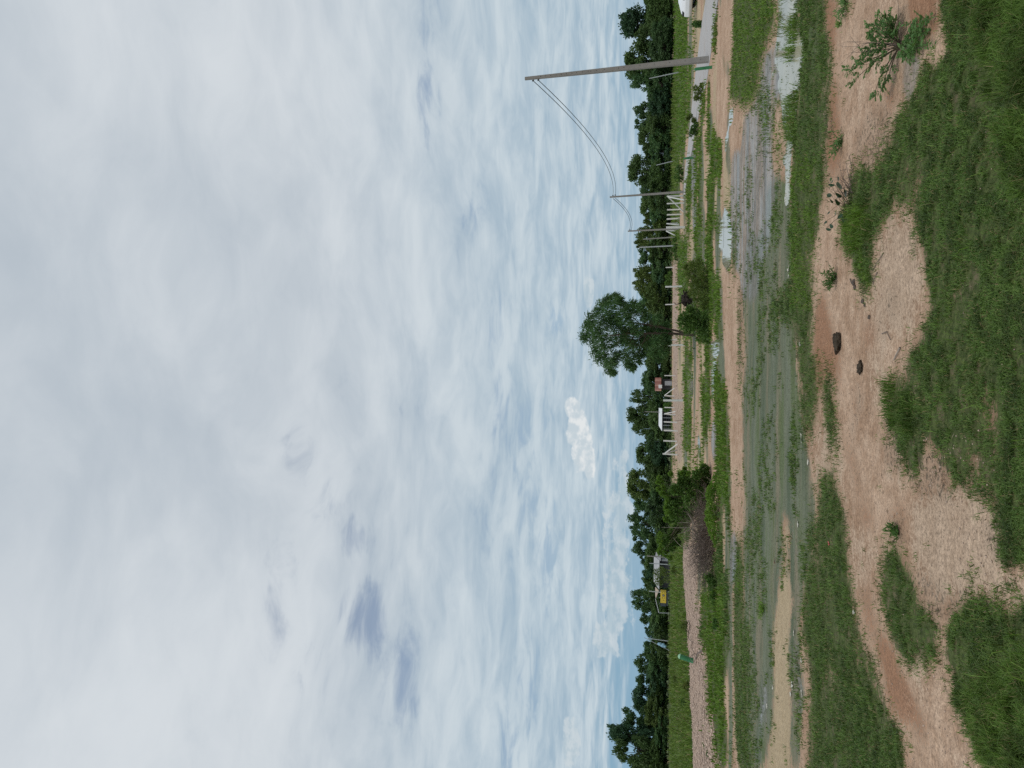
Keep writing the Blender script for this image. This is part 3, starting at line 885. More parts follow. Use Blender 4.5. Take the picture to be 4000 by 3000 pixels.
verts = np.stack([gx, gy, gz], -1).reshape(-1, 3)
# close the sheet behind the camera
back = []
for yy in (1.0, -3.0, -30.0, -300.0):
    back.append(np.stack([2.2*cols*(1 if yy > 0 else 1+abs(yy)/3), np.full_like(cols, yy), np.zeros_like(cols)], -1))
back = np.concatenate(back[::-1])
allv = np.concatenate([back, verts])
nr, nc = NB+4, len(cols)
i, j = np.meshgrid(np.arange(nr-1), np.arange(nc-1), indexing='ij')
quads = np.stack([i*nc+j, i*nc+j+1, (i+1)*nc+j+1, (i+1)*nc+j], -1).reshape(-1, 4)
pad = np.zeros(4*nc, np.float32)
ground_me = fast_mesh('ground', allv, quads, {k: np.concatenate([pad+(0.6 if k == 'grass' else 0), (GSOFT if k == 'grass' else MA[k]).ravel()]) for k in
                      ('grass', 'mud', 'tan', 'pale', 'red', 'gravel', 'wet', 'dirt')}, smooth=True)
ground = tag(mobj('ground', ground_me, M['ground']), 'open sandy waste ground with patches of low grass and mud', 'ground', kind='structure')


def lookup(arr, x, y):
    y = np.asarray(y, float)
    x = np.asarray(x, float)
    ri = np.interp(y, rowd, np.arange(NB))
    ci = np.interp(x/np.maximum(y, 2.2), cols, np.arange(nc))
    r0, c0 = np.minimum(ri.astype(int), NB-2), np.minimum(ci.astype(int), nc-2)
    fr, fc = ri-r0, ci-c0
    return (arr[r0, c0]*(1-fr)*(1-fc)+arr[r0+1, c0]*fr*(1-fc)+arr[r0, c0+1]*(1-fr)*fc+arr[r0+1, c0+1]*fr*fc)


def on_ground(X, Y):
    p = G(X, Y)
    return np.array([p[0], p[1], float(lookup(gz, p[0], p[1]))])


# ------------------------------------------------------------------ standing water
WL = -0.021
WATER = [('A', [540,-220,735,-220,735,0,760,250,740,520,730,700,715,900,690,1100,660,1350,630,1500,590,1300,590,900,560,700,540,500,520,300,550,100], 'long pale puddle behind the roadside grass at right'),
         ('A', [262,690,295,750,250,960,210,1050,222,900], 'narrow bright trickle of water before the concrete road'),
         ('A', [180,1380,272,1380,272,1659,268,1740,220,1810,160,1750,168,1600], 'small sky-coloured pool before the sand bar'),
         ('A', [310,740,410,740,470,340,575,320,575,560,560,800,560,1100,575,1300,560,1720,330,1720,310,1200,320,900], 'wide wet grey mud flat with a film of water'),
         ('3', [1570,640,1700,620,1690,760,1660,900,1650,1100,1605,1330,1580,1000], 'pool behind the grass strip by the central tree'),
         ('3', [1335,940,1405,940,1415,1270,1335,1320], 'far grey pool in front of the white posts'),
         ('2', [1695,660,1735,680,1730,1020,1650,1020], 'pool with grass tufts right of the central tree'),
         ('4', [1435,240,1475,290,1485,600,1445,580], 'sliver of water left of the far white posts'),
         ('C', [690,-150,728,0,740,1659,742,1800,690,1800,688,800], 'thin wet line along the near edge of the green mud')]
for wi, (zone, pl, lab) in enumerate(WATER):
    q = zp(zone, pl)
    p3 = G(q[:, 0], q[:, 1], WL-0.003*(1 if wi == 6 else wi % 4))
    bm = bmesh.new()
    bm.faces.new([bm.verts.new(v) for v in p3])
    bmesh.ops.triangulate(bm, faces=bm.faces)
    o = bm_obj('water', bm, M['water'])
    if o.data.polygons and o.data.polygons[0].normal.z < 0:
        o.data.flip_normals()
    tag(o, lab, 'water', kind='structure')

# ------------------------------------------------------------------ concrete road
far_e = [(2768, -160), (2756, 0), (2738, 108), (2727, 203), (2716, 289), (2702, 416), (2684, 600), (2676, 655), (2671.5, 720), (2669, 760)]
near_e = [(2830, -160), (2803, 0), (2790, 90), (2777, 200), (2763, 300), (2731, 440), (2700, 600), (2688, 660), (2680, 720), (2676, 760)]
a3, b3 = [G(x, y, 0.03) for x, y in far_e], [G(x, y, 0.03) for x, y in near_e]
bm = bmesh.new()
ta = [bm.verts.new(v) for v in a3]
tb = [bm.verts.new(v) for v in b3]
la = [bm.verts.new((v[0], v[1], -0.12)) for v in a3]
lb = [bm.verts.new((v[0], v[1], -0.12)) for v in b3]
for k in range(len(ta)-1):
    bm.faces.new((ta[k], ta[k+1], tb[k+1], tb[k]))
    bm.faces.new((tb[k], tb[k+1], lb[k+1], lb[k]))
    bm.faces.new((la[k], la[k+1], ta[k+1], ta[k]))
road = bm_obj('road', bm, M['road'])
tag(road, 'narrow grey concrete road running back past the first utility pole', 'road', kind='structure')


# ------------------------------------------------------------------ grass
def blades(name, x, y, z, h, wd, lean, tone, label):
    n = len(x)
    az = rng.random(n)*2*math.pi
    ld = rng.random(n)*2*math.pi
    base = np.stack([x, y, z-0.004], 1)
    s = np.stack([np.cos(az), np.sin(az), np.zeros(n)], 1)*(wd*0.5)[:, None]
    L = np.stack([np.cos(ld), np.sin(ld), np.zeros(n)], 1)
    mid = base + np.stack([np.zeros(n), np.zeros(n), h*0.62], 1) + L*(h*lean*0.35)[:, None]
    tip = base + np.stack([np.zeros(n), np.zeros(n), h*(1-0.35*np.clip(lean, 0, 1.6))], 1) + L*(h*lean)[:, None]
    v = np.stack([base-s, base+s, mid+s*0.75, mid-s*0.75, tip], 1).reshape(-1, 3)
    b = np.arange(n)*5
    tri = np.concatenate([np.stack([b, b+1, b+2], 1), np.stack([b, b+2, b+3], 1), np.stack([b+3, b+2, b+4], 1)])
    r = rng.random(n)
    me = fast_mesh(name, v, tri, {'rnd': np.repeat(r, 5), 'tone': np.repeat(tone, 5)})
    o = mobj(name, me, M['grass'])
    tag(o, label, 'grass', kind='stuff')
    return o


def scatter(n, X0, X1, Y0=-650, Y1=3650, pw=1.0):
    X = rng.uniform(X0, X1, n)
    Y = rng.uniform(Y0, Y1, n)
    p = G(X, Y)
    return p[:, 0], p[:, 1], X, Y


def turf(name, n, X0, X1, hf, wf, label, jitter=0.0, lean=(0.3, 1.4), power=1.0):
    x, y, X, Y = scatter(n, X0, X1)
    g = lookup(MA['grass'], x, y)
    # tufts: blades draw together
    cl = 0.62*fbm(x*10, y*10, 131, 3, 0.6)+0.38*fbm(x*2.6, y*2.6, 137, 3, 0.6) if X1 > 2900 else fbm(x*1.2, y*1.2, 131, 3, 0.6)
    keep = rng.random(len(x)) < np.clip(g**1.25*(0.06+1.5*sstep(cl, 0.38, 0.58)), 0, 1)
    x, y, cl = x[keep], y[keep], cl[keep]
    t_, br, ol = lookup(MA['tall'], x, y), lookup(MA['bright'], x, y), lookup(MA['olive'], x, y)
    d = np.hypot(x, y)
    h = hf(d)*(0.5+rng.random(len(x))*0.9)*(0.7+0.6*cl)*(1+1.6*t_+0.9*ol)
    tone = np.clip(br*0.95+t_*0.35+rng.normal(0, 0.12, len(x)), 0, 1)*(1-ol)+ol*(1.25+0.5*(fbm(x*.25, y*.12, 9, 3)-.3))
    wd = wf(d)*(0.6+0.8*rng.random(len(x)))
    ln = rng.uniform(*lean, len(x))*(1-0.35*t_)
    return blades(name, x, y, lookup(gz, x, y), h, wd, ln, tone, label)


turf('near_grass', 650000, 3100, 4450, lambda d: 0.016+0.0032*d, lambda d: 0.0022+0.00055*d, 'low patchy creeping grass across the foreground')
turf('middle_grass', 175000, 2850, 3110, lambda d: 0.022+0.0025*d, lambda d: 0.004+0.0006*d, 'short grass between the sandy path and the green mud')
turf('field_grass', 175000, 2625, 2855, lambda d: 0.05+0.0028*d, lambda d: 0.008+0.0011*d, 'bright green grass streaking the open field', lean=(0.1, 0.9))

# longer stems and seed stalks standing out of the near turf
x, y, X, Y = scatter(60000, 3150, 4450)
g = lookup(MA['grass'], x, y)
cl = fbm(x*5, y*5, 231, 3, 0.6)
k = rng.random(len(x)) < g*sstep(cl, 0.55, 0.70)*0.4
x, y, cl = x[k], y[k], cl[k]
tl = lookup(MA['tall'], x, y)
blades('grass_stalks', x, y, lookup(gz, x, y), (0.045+0.075*rng.random(len(x))**2)*(1+0.7*tl), 0.0025+0.003*rng.random(len(x)), rng.uniform(0.3, 1.3, len(x)),
       np.where(rng.random(len(x)) < 0.22, 1.8, rng.uniform(0.1, 0.9, len(x))), 'longer grass stalks and dry stems rising from the foreground turf')

# stray sprigs creeping out over the sand from the edges of the turf
GW = gauss(MA['grass'], 7, 12)
x, y, X, Y = scatter(26000, 3090, 4300)
k = rng.random(len(x)) < np.clip(lookup(GW, x, y)*1.3, 0, 1)*(1-lookup(MA['grass'], x, y))*(0.04+0.9*sstep(fbm(x*3, y*3, 251, 4, 0.6), 0.50, 0.64))*0.5
x, y = x[k], y[k]
k2 = np.repeat(np.arange(len(x)), rng.integers(4, 13, len(x)))
xx, yy_ = x[k2]+rng.normal(0, .018, len(k2)), y[k2]+rng.normal(0, .018, len(k2))
blades('stray_grass', xx, yy_, lookup(gz, xx, yy_), .012+.035*rng.random(len(xx)), .003+.004*rng.random(len(xx)), rng.uniform(.5, 1.7, len(xx)),
       np.where(rng.random(len(xx)) < 0.25, 1.6, rng.uniform(0, .6, len(xx))), 'stray sprigs of grass thinning out onto the sand')

# blades standing in the long puddle
x, y, X, Y = scatter(9000, 3040, 3115, -300, 560)
cl = fbm(x*2.2, y*2.2, 171, 3, 0.6)
k = (rng.random(len(x)) < sstep(cl, 0.54, 0.66)*0.6)
x, y = x[k], y[k]
blades('marsh_grass', x, y, np.full(len(x), -0.02), 0.08+0.10*rng.random(len(x)), 0.006+0.004*rng.random(len(x)), rng.uniform(0.2, 1.2, len(x)), np.full(len(x), 0.6), 'grass tufts standing in the pale puddle')

# pebbles on the gravel bank and grit on the sand
x, y, X, Y = scatter(30000, 2635, 2830, -100, 3200)
k = rng.random(len(x)) < lookup(MA['gravel'], x, y)
x, y = x[k], y[k]
xs, ys, X, Y = scatter(16000, 3120, 4000, -200, 3200)
k = (rng.random(len(xs)) < 0.35*(1-lookup(MA['grass'], xs, ys))*(fbm(xs*2, ys*2, 15, 3) > 0.5))
nb = len(x)
x, y = np.concatenate([x, xs[k]]), np.concatenate([y, ys[k]])
n = len(x)
sz = np.where(np.arange(n) < nb, 0.02+0.05*rng.random(n)**3+0.0005*y, 0.0025+0.007*rng.random(n)**3)
octa = np.array([[1, 0, 0], [0, 1, 0], [-1, 0, 0], [0, -1, 0], [0, 0, 1], [0, 0, -1]], float)
of = np.array([[0, 1, 4], [1, 2, 4], [2, 3, 4], [3, 0, 4], [1, 0, 5], [2, 1, 5], [3, 2, 5], [0, 3, 5]])
ov = octa[None]*rng.uniform(0.55, 1.2, (n, 6, 1))*sz[:, None, None]*np.array([1, 1, 0.7])
th = rng.random(n)*6.28
c_, s_ = np.cos(th)[:, None], np.sin(th)[:, None]
ov = np.stack([ov[..., 0]*c_-ov[..., 1]*s_, ov[..., 0]*s_+ov[..., 1]*c_, ov[..., 2]], -1)
ov += np.stack([x, y, lookup(gz, x, y)+sz*0.25], 1)[:, None]
me = fast_mesh('gravel', ov.reshape(-1, 3), (of[None]+(np.arange(n)*6)[:, None, None]).reshape(-1, 3))
tag(mobj('gravel', me, M['pebble']), 'loose stones and grit on the bank and the sandy path', 'gravel', kind='stuff')

# dry stems lying about
x, y, X, Y = scatter(60000, 3100, 4200, -300, 3300)
dm = lookup(MA['dirt'], x, y)
gr = lookup(MA['grass'], x, y)
k = rng.random(len(x)) < np.clip(dm*0.55*(fbm(x*6, y*6, 19, 3) > 0.47)+0.012*(gr > 0.1), 0, 1)
x, y = x[k], y[k]
n = len(x)
th = rng.random(n)*6.28
ln = 0.015+0.05*rng.random(n)**2
dv = np.stack([np.cos(th), np.sin(th), rng.normal(0, 0.12, n)], 1)
c0 = np.stack([x, y, lookup(gz, x, y)+0.004+0.012*rng.random(n)], 1)
me = leaf_mesh('dry_litter', c0, dv/np.linalg.norm(dv, axis=1)[:, None], ln, 0.0022+0.0025*rng.random(n))
M['litter'] = leaf_mat('litter', (0.045, 0.034, 0.022), (0.14, 0.11, 0.075), (0.30, 0.25, 0.18), 0.1, 0.9)
tag(mobj('dry_litter', me, M['litter']), 'scattered dry stems lying on the sand', 'litter', kind='stuff')
#PART3
# ------------------------------------------------------------------ trees
def norm(v):
    return v/(np.linalg.norm(v, axis=-1, keepdims=True)+1e-9)


def limb(p0, p1, r0, r1, bend=0.12, n=5):
    p0, p1 = np.asarray(p0, float), np.asarray(p1, float)
    t = np.linspace(0, 1, n)[:, None]
    off = rand_unit(1)*np.linalg.norm(p1-p0)*bend
    pts = p0*(1-t)+p1*t + off*(4*t*(1-t))*0.5
    return pts, np.linspace(r0, r1, n)


def clump_leaves(cc, rr, per, droop=0.0, flat=1.0, shell=0.55):
    """leaf positions and directions over a set of leaf clumps"""
    C, Dn = [], []
    for (c, r) in zip(cc, rr):
        k = max(6, int(per*(0.7+0.6*rng.random())))
        u = rand_unit(k)
        rad = r*(shell+(1-shell)*rng.random(k))*rng.uniform(0.75, 1.15, k)
        p = c + u*rad[:, None]*np.array([1, 1, flat])
        d = norm(u*0.8+rand_unit(k)*0.9+np.array([0, 0, -droop]))
        C.append(p)
        Dn.append(d)
    return np.concatenate(C), np.concatenate(Dn)


def far_tree_meshes(kind):
    """a tree one unit tall: trunk with limbs, crown of small leaf sprays"""
    cc, rr, paths = [], [], []
    trunk_top = np.array([rng.normal(0, .02), rng.normal(0, .02), 0.55])
    paths.append(limb((0, 0, 0), trunk_top, 0.022, 0.012, 0.06))
    K = {'round': 56, 'tall': 52, 'open': 40, 'wide': 62, 'low': 52}[kind]
    for q in range(K):
        th = rng.random()*2*math.pi
        u = rng.random()
        if kind == 'round':
            z = 0.18+0.74*u
            rad = 0.36*math.sqrt(max(0.05, 1-((z-0.55)/0.46)**2))
        elif kind == 'tall':
            z = 0.15+0.78*u
            rad = 0.27*math.sqrt(max(0.05, 1-((z-0.52)/0.50)**2))
        elif kind == 'open':
            z = 0.28+0.64*u
            rad = 0.40*math.sqrt(max(0.05, 1-((z-0.62)/0.40)**2))
        elif kind == 'wide':
            z = 0.12+0.78*u
            rad = 0.46*math.sqrt(max(0.05, 1-((z-0.45)/0.52)**2))
        else:
            z = 0.08+0.80*u
            rad = 0.44*math.sqrt(max(0.05, 1-((z-0.35)/0.62)**2))
        rr_ = rad*(0.35+0.65*math.sqrt(rng.random()))
        c = np.array([rr_*math.cos(th), rr_*math.sin(th), z])
        cc.append(c)
        rr.append(rng.uniform(0.07, 0.125)*(0.85 if kind == 'open' else 1.0))
        if q % 3 == 0:
            s0 = np.array([0, 0, min(0.5, max(0.12, z*0.5))])+trunk_top*np.array([1, 1, 0])*0.5
            paths.append(limb(s0, c, 0.009, 0.003, 0.15, 4))
    # a few sprigs that break the outline
    for q in range(9):
        th = rng.random()*2*math.pi
        z = rng.uniform(0.72, 0.93)
        rad = {'round': .26, 'tall': .17, 'open': .30, 'wide': .30, 'low': .24}[kind]*rng.uniform(0.3, 1.1)
        cc.append(np.array([rad*math.cos(th), rad*math.sin(th), z]))
        rr.append(rng.uniform(0.025, 0.045))
    C, Dn = clump_leaves(cc, rr, 95, droop=0.35, flat=0.85, shell=0.3)
    n = len(C)
    crown = leaf_mesh('crown', C, Dn, rng.uniform(0.036, 0.064, n), rng.uniform(0.024, 0.040, n))
    tv, tf = tube_arrays(paths, 5)
    return fast_mesh('trunk', tv, tf, smooth=True), crown


VAR = {k: [far_tree_meshes(k) for _ in range(2)] for k in ('round', 'tall', 'open', 'wide', 'low')}
M['leaf_far2'] = leaf_mat('leaf_far_olive', (0.045, 0.085, 0.026), (0.105, 0.170, 0.050), None, 0.25)
M['leaf_far3'] = leaf_mat('leaf_far_blue', (0.030, 0.072, 0.038), (0.070, 0.140, 0.066), None, 0.25)
for ki, k in enumerate(VAR):
    for vi, (tm, cm) in enumerate(VAR[k]):
        tm.materials.append(M['bark_dark'])
        cm.materials.append((M['leaf_far'], M['leaf_far2'], M['leaf_far3'])[(ki+vi) % 3])


def place_tree(X_top, Y, half_px, dist, kind, v, label, group='trees along the far edge of the field', name='tree', z0=0.0):
    p = at(2600, Y, dist)
    top = at(X_top, Y, dist)[2]
    hgt = (top-z0)/0.96
    w_unit = {'round': .42, 'tall': .33, 'open': .46, 'wide': .52, 'low': .50}[kind]
    wid = half_px/F_PX*np.linalg.norm(p[:2])/w_unit
    o = empty(name, (p[0], p[1], z0), rng.random()*6.28, (wid, wid, hgt))
    tag(o, label, 'tree' if name == 'tree' else 'bush', group)
    tm, cm = VAR[kind][v % 2]
    mobj('trunk', tm, None, o)
    mobj('crown', cm, None, o)
    return o


TREES = [
 (2505, -70, 95, 150, 'round', 'dark tree cut off by the right-hand picture edge behind the white car'),
 (2425, 80, 52, 150, 'tall', 'tall ragged tree with a leaning tip right of the big utility pole'),
 (2478, 140, 55, 146, 'low', 'low dark tree between the ragged tree and the big utility pole'),
 (2440, 235, 66, 150, 'round', 'full dark tree directly behind the big utility pole'),
 (2462, 300, 42, 150, 'wide', 'dark tree just left of the big utility pole'),
 (2545, 372, 60, 158, 'wide', 'low tree in the dip where far wires show'),
 (2478, 445, 50, 150, 'open', 'thin-leaved tree with sky showing through its crown at right'),
 (2492, 520, 50, 152, 'round', 'round dark tree left of the thin-leaved one'),
 (2508, 580, 42, 150, 'low', 'squat tree right of the tree with a ragged top'),
 (2452, 655, 56, 150, 'round', 'tall dark tree with ragged top right of the second pole'),
 (2498, 735, 40, 155, 'wide', 'dark tree behind the second pole'),
 (2500, 800, 48, 158, 'round', 'dark tree behind the right-hand row of white posts'),
 (2510, 850, 34, 158, 'low', 'low tree right of the third pole'),
 (2480, 925, 50, 158, 'wide', 'broad dark tree behind the two thin grey poles'),
 (2493, 1000, 44, 160, 'round', 'dark tree just left of the two thin grey poles'),
 (2472, 1085, 58, 160, 'wide', 'broad tree right of the lone central tree'),
 (2497, 1165, 44, 162, 'round', 'dark tree right behind the dead stump'),
 (2512, 1240, 46, 165, 'low', 'dark tree hidden behind the lone tree on its right'),
 (2500, 1320, 52, 165, 'wide', 'dark tree straight behind the lone central trunk'),
 (2520, 1410, 46, 165, 'low', 'low dark tree left of the lone central tree'),
 (2505, 1488, 40, 172, 'round', 'tree behind the small red roof'),
 (2462, 1552, 34, 172, 'open', 'tree with tufted top between the red roof and the white roof'),
 (2452, 1622, 42, 172, 'tall', 'tallest tree behind the white-roofed shed'),
 (2468, 1668, 34, 174, 'round', 'tree at the left end of the white-roofed shed'),
 (2515, 1712, 36, 170, 'low', 'small tree left of the white-roofed shed'),
 (2484, 1775, 46, 170, 'round', 'round dark tree behind the leftmost braced white post'),
 (2520, 1826, 34, 168, 'wide', 'low pale tree right of the big bush'),
 (2449, 1892, 56, 170, 'round', 'large round tree behind the big bush on its right'),
 (2470, 1960, 44, 172, 'wide', 'dark tree behind the top of the big bush'),
 (2456, 2046, 56, 172, 'open', 'dark open-crowned tree behind the dead brush'),
 (2470, 2130, 50, 174, 'open', 'dark tree behind the grey-roofed house'),
 (2500, 2195, 36, 174, 'low', 'low tree over the grey roof'),
 (2508, 2262, 42, 176, 'wide', 'pale green tree right of the yellow cabinet'),
 (2466, 2345, 46, 172, 'open', 'dark spreading tree behind the yellow cabinet'),
 (2500, 2405, 40, 172, 'round', 'dark tree left of the yellow cabinet'),
 (2518, 2470, 38, 174, 'low', 'low tree behind the leaning pale pole'),
 (2513, 2545, 40, 174, 'wide', 'low round tree behind the leaning green post'),
 (2478, 2600, 40, 172, 'open', 'tree with a spiky top left of the green post'),
 (2484, 2675, 42, 172, 'round', 'dark tree in the middle of the left-hand wood'),
 (2472, 2735, 40, 170, 'tall', 'tree with feathery top in the left-hand wood'),
 (2430, 2820, 42, 166, 'round', 'tall tree right of the tallest left-hand tree'),
 (2379, 2885, 34, 162, 'tall', 'tallest tree at the far left, its tip above all others'),
 (2395, 2945, 50, 160, 'round', 'massive dark tree near the left picture edge'),
 (2450, 3030, 60, 160, 'wide', 'dark tree cut off by the left picture edge'),
]
for i_, (xt, yy, hw, ds, kd, lab) in enumerate(TREES):
    place_tree(xt, yy, hw*1.12, ds, kd, i_, lab)
# shrubs that close the foot of the wood
yy = -120.0
i_ = 0
while yy < 3150:
    hw = random.uniform(38, 62)
    ds = 148 if yy < 800 else (158 if yy < 1500 else 164)
    place_tree(random.uniform(2515, 2562), yy, hw*1.4, ds-random.uniform(2, 8), ('low', 'wide')[i_ % 2], i_//2,
               'dark bush at the foot of the far trees', 'bushes at the foot of the far trees', 'undergrowth_bush')
    yy += hw*1.15
    i_ += 1


# ------------------------------------------------------------------ plants built from leaf clumps
def zone_clumps(zone, data, dist, depth, seed_y=0.0):
    """clump centres given by where they show; each gets its own depth"""
    cc, rr = [], []
    for (x, y, r) in data:
        X, Y = z1(zone, x, y)
        dd = dist + rng.uniform(-1, 1)*depth
        c = at(X, Y, dd)
        cc.append(c)
        rr.append(r*ZONES[zone][2]/F_PX*dist)
    return cc, rr


def clump_plant(name, label, cat, base, cc, rr, per, lw, mat, droop=0.2, stems=10, r0=0.03, bark='bark', shell=0.45, extra=None, flat=0.9):
    o = tag(empty(name, base), label, cat)
    b = np.array(base)
    cl = [c-b for c in cc]
    C, Dn = clump_leaves(cl, rr, per, droop, flat, shell)
    n = len(C)
    mobj('crown', leaf_mesh('crown', C, Dn, rng.uniform(*lw[0], n), rng.uniform(*lw[1], n)), mat, o)
    paths = list(extra or [])
    idx = rng.permutation(len(cl))[:stems]
    for q in idx:
        paths.append(limb(np.array([rng.normal(0, r0), rng.normal(0, r0), 0.0]) if not extra else extra[q % len(extra)][0][-1], cl[q], r0*0.5, r0*0.15, 0.2, 5))
    mobj('stems' if cat != 'tree' else 'trunk', tube_mesh('stems', paths, 5), M[bark], o)
    return o


# the lone tree
D0 = 39.0
b0 = on_ground(*z1('3', 1425, 575))
D0 = b0[1]
LONE = [(215,600,60),(250,540,70),(255,470,60),(300,640,70),(290,400,70),(330,560,80),(350,470,80),(345,330,60),(390,270,60),(430,230,55),(480,190,50),(555,165,45),(600,210,50),
        (540,250,60),(470,300,65),(420,390,75),(440,480,80),(400,600,80),(410,700,75),(330,740,55),(360,830,60),(420,800,70),(450,880,60),(480,950,55),(530,985,35),(520,880,60),
        (560,800,70),(500,680,75),(520,560,80),(590,640,75),(600,480,75),(620,370,70),(650,270,60),(700,320,65),(740,240,50),(770,300,60),(690,420,70),(640,560,60),(680,700,75),
        (640,800,65),(690,880,55),(740,800,70),(800,850,60),(770,700,75),(840,770,60),(820,620,70),(780,520,60),(860,470,65),(850,370,60),(820,280,50),(740,930,35),(700,910,40),(930,560,70),(960,450,60),
        (900,680,65),(950,760,60),(1000,640,60),(1040,530,55),(1000,400,50),(1060,700,45),(1080,600,45),(540,370,75),(560,440,65),(500,400,65),(720,500,65),(730,660,60),(640,630,60),(700,570,60),(1090,480,50),(1120,560,45),(1110,650,45),(1070,760,45),(1010,830,45)]
cc, rr = zone_clumps('3', LONE, D0, 1.5)
tb = np.zeros(3)
forkA = at(*z1('3', 1190, 560), D0)-b0
forkB = at(*z1('3', 1150, 515), D0+0.3)-b0
topA = at(*z1('3', 700, 560), D0)-b0
topB = at(*z1('3', 620, 430), D0+0.3)-b0
tipA = at(*z1('3', 330, 590), D0)-b0
low_f = at(*z1('3', 1330, 560), D0)-b0
ex = [limb(tb, forkA, 0.085, 0.070, 0.03), limb(low_f, forkB, 0.070, 0.055, 0.05), limb(forkA, topA, 0.070, 0.045, 0.05), limb(forkB, topB, 0.055, 0.035, 0.06), limb(topA, tipA, 0.045, 0.015, 0.08)]
for (fx, fy, gx_, gy_) in [(900, 560, 620, 800), (800, 555, 560, 900), (1000, 540, 780, 700), (850, 480, 520, 260), (760, 460, 640, 280), (950, 500, 800, 330), (700, 560, 440, 760), (640, 520, 380, 400), (900, 560, 820, 780), (1000, 510, 950, 420)]:
    ex.append(limb(at(*z1('3', fx, fy), D0)-b0, at(*z1('3', gx_, gy_), D0+rng.uniform(-1, 1))-b0, 0.030, 0.010, 0.15))
clump_plant('tree', 'lone slender tree with drooping leaves standing in the middle of the field', 'tree', b0, cc, [r*1.08 for r in rr], 260, ((0.15, 0.28), (0.032, 0.056)), M['leaf_euca'], 1.1, 26, 0.02, 'bark', 0.2, ex, 1.0)

# willowy shrub and leafy shrub in front of the lone tree
b1 = on_ground(*z1('3', 1590, 560))
D1 = b1[1]
S1 = [(1560,620,40),(1540,560,55),(1500,500,60),(1440,520,55),(1390,470,60),(1330,430,50),(1300,480,45),(1340,520,45),(1450,430,65),(1500,400,60),(1540,460,60),(1270,430,35),(1410,400,55),(1480,600,50),(1350,400,40),(1420,340,45),(1300,370,35),
      (1540,360,50),(1370,300,35)]
cc, rr = zone_clumps('3', S1, D1, 0.6)
clump_plant('shrub', 'dark leafy shrub at the foot of the lone tree', 'shrub', b1, cc, rr, 170, ((0.08, 0.16), (0.025, 0.05)), M['leaf_bush'], 0.0, 16, 0.03)
b2 = on_ground(*z1('2', 1585, 1380))
S2 = [(1540,1300,50),(1500,1240,45),(1470,1180,30),(1430,1240,45),(1400,1200,30),(1400,1300,50),(1450,1350,60),(1500,1400,60),(1540,1450,50),(1480,1480,60),(1420,1430,55),(1380,1380,45),(1350,1290,30),(1550,1370,55),(1450,1540,50),(1520,1540,50),(1560,1580,40),(1400,1500,40),(1340,1230,20),(1470,1620,45),(1540,1640,40)]
cc, rr = zone_clumps('2', S2, b2[1], 0.6)
clump_plant('shrub', 'yellow-green willowy shrub below the dead stump', 'shrub', b2, cc, rr, 190, ((0.10, 0.20), (0.014, 0.028)), M['leaf_olive'], -0.5, 16, 0.03)

# the big bush, its low bright skirt
b3_ = on_ground(*z1('4', 1590, 980))
D3 = b3_[1]
BB = [(1530,640,45),(1490,690,45),(1440,700,40),(1540,720,60),(1470,770,60),(1400,770,50),(1330,800,55),(1280,770,35),(1270,840,55),(1210,870,50),(1170,920,50),(1150,990,55),(1180,1060,60),(1200,1130,60),(1160,1180,40),(1250,960,80),(1280,1050,80),(1330,900,80),
      (1380,1000,90),(1420,880,85),(1470,960,90),(1500,860,80),(1540,930,70),(1400,1090,80),(1330,1140,70),(1480,1060,80),(1530,1040,60),(1540,830,60),(1250,1200,50),(1300,1230,50),(1230,1290,45),(1190,1330,45),(1150,1400,45),(1120,1450,45),(1090,1390,35),(1170,1480,40),(1230,1430,35),(1560,680,40),(1330,700,25),(1270,700,20)]
cc, rr = zone_clumps('4', BB, D3, 0.75)
clump_plant('bush', 'big dense dark green bush beside the dead brush', 'bush', b3_, cc, rr, 330, ((0.07, 0.13), (0.035, 0.06)), M['leaf_bush'], 0.0, 26, 0.04)
BT = [(1040,740,25),(1060,790,25),(1080,850,28),(1030,860,18),(1020,790,15),(1060,900,20),(1110,920,30),(1130,1000,30),(1110,1060,25),(1130,1110,28),(1110,1180,25),(1050,1350,28),(1040,1420,30),(1060,1500,30),(1040,1540,25),(1100,1560,30),(1150,1600,25),(1160,690,18),(1280,680,18),(1310,640,14),(1350,690,16)]
cc, rr = zone_clumps('4', BT, D3-0.4, 0.5)
clump_plant('sapling', 'light green sapling shoots rising out of the big bush', 'sapling', b3_+np.array([0.2, -0.3, 0]), cc, rr, 130, ((0.05, 0.10), (0.03, 0.055)), M['leaf_bright'], 0.0, 21, 0.02, 'bark')
b4 = on_ground(*z1('4', 1690, 1060))
SK = [(1650,740,35),(1630,800,40),(1600,860,45),(1640,900,45),(1590,960,45),(1630,1000,50),(1580,1050,45),(1620,1090,50),(1570,1120,40),(1600,1170,50),(1650,1150,40),(1590,1240,45),(1640,1250,45),(1610,1310,45),(1660,1330,35),(1640,1390,40),(1660,1440,30),(1560,1190,30),(1660,1060,35),(1660,820,30),(1580,910,30)]
cc, rr = zone_clumps('4', SK, b4[1]+0.3, 0.4)
clump_plant('shrub', 'low bright green shrub in front of the big bush', 'shrub', b4, cc, rr, 210, ((0.04, 0.09), (0.02, 0.04)), M['leaf_bright'], -0.3, 20, 0.02, 'stem')
b5 = on_ground(*z1('5', 1665, 560))
SK2 = [(1590,420,30),(1620,480,35),(1600,540,35),(1640,580,30),(1620,640,35),(1640,700,25),(1580,470,25),(1640,520,25),(1560,430,20)]
cc, rr = zone_clumps('5', SK2, b5[1]+0.2, 0.35)
clump_plant('shrub', 'small dark green shrub at the left end of the dead brush', 'shrub', b5, cc, rr, 190, ((0.04, 0.08), (0.02, 0.04)), M['leaf_bush'], -0.3, 9, 0.02, 'stem')


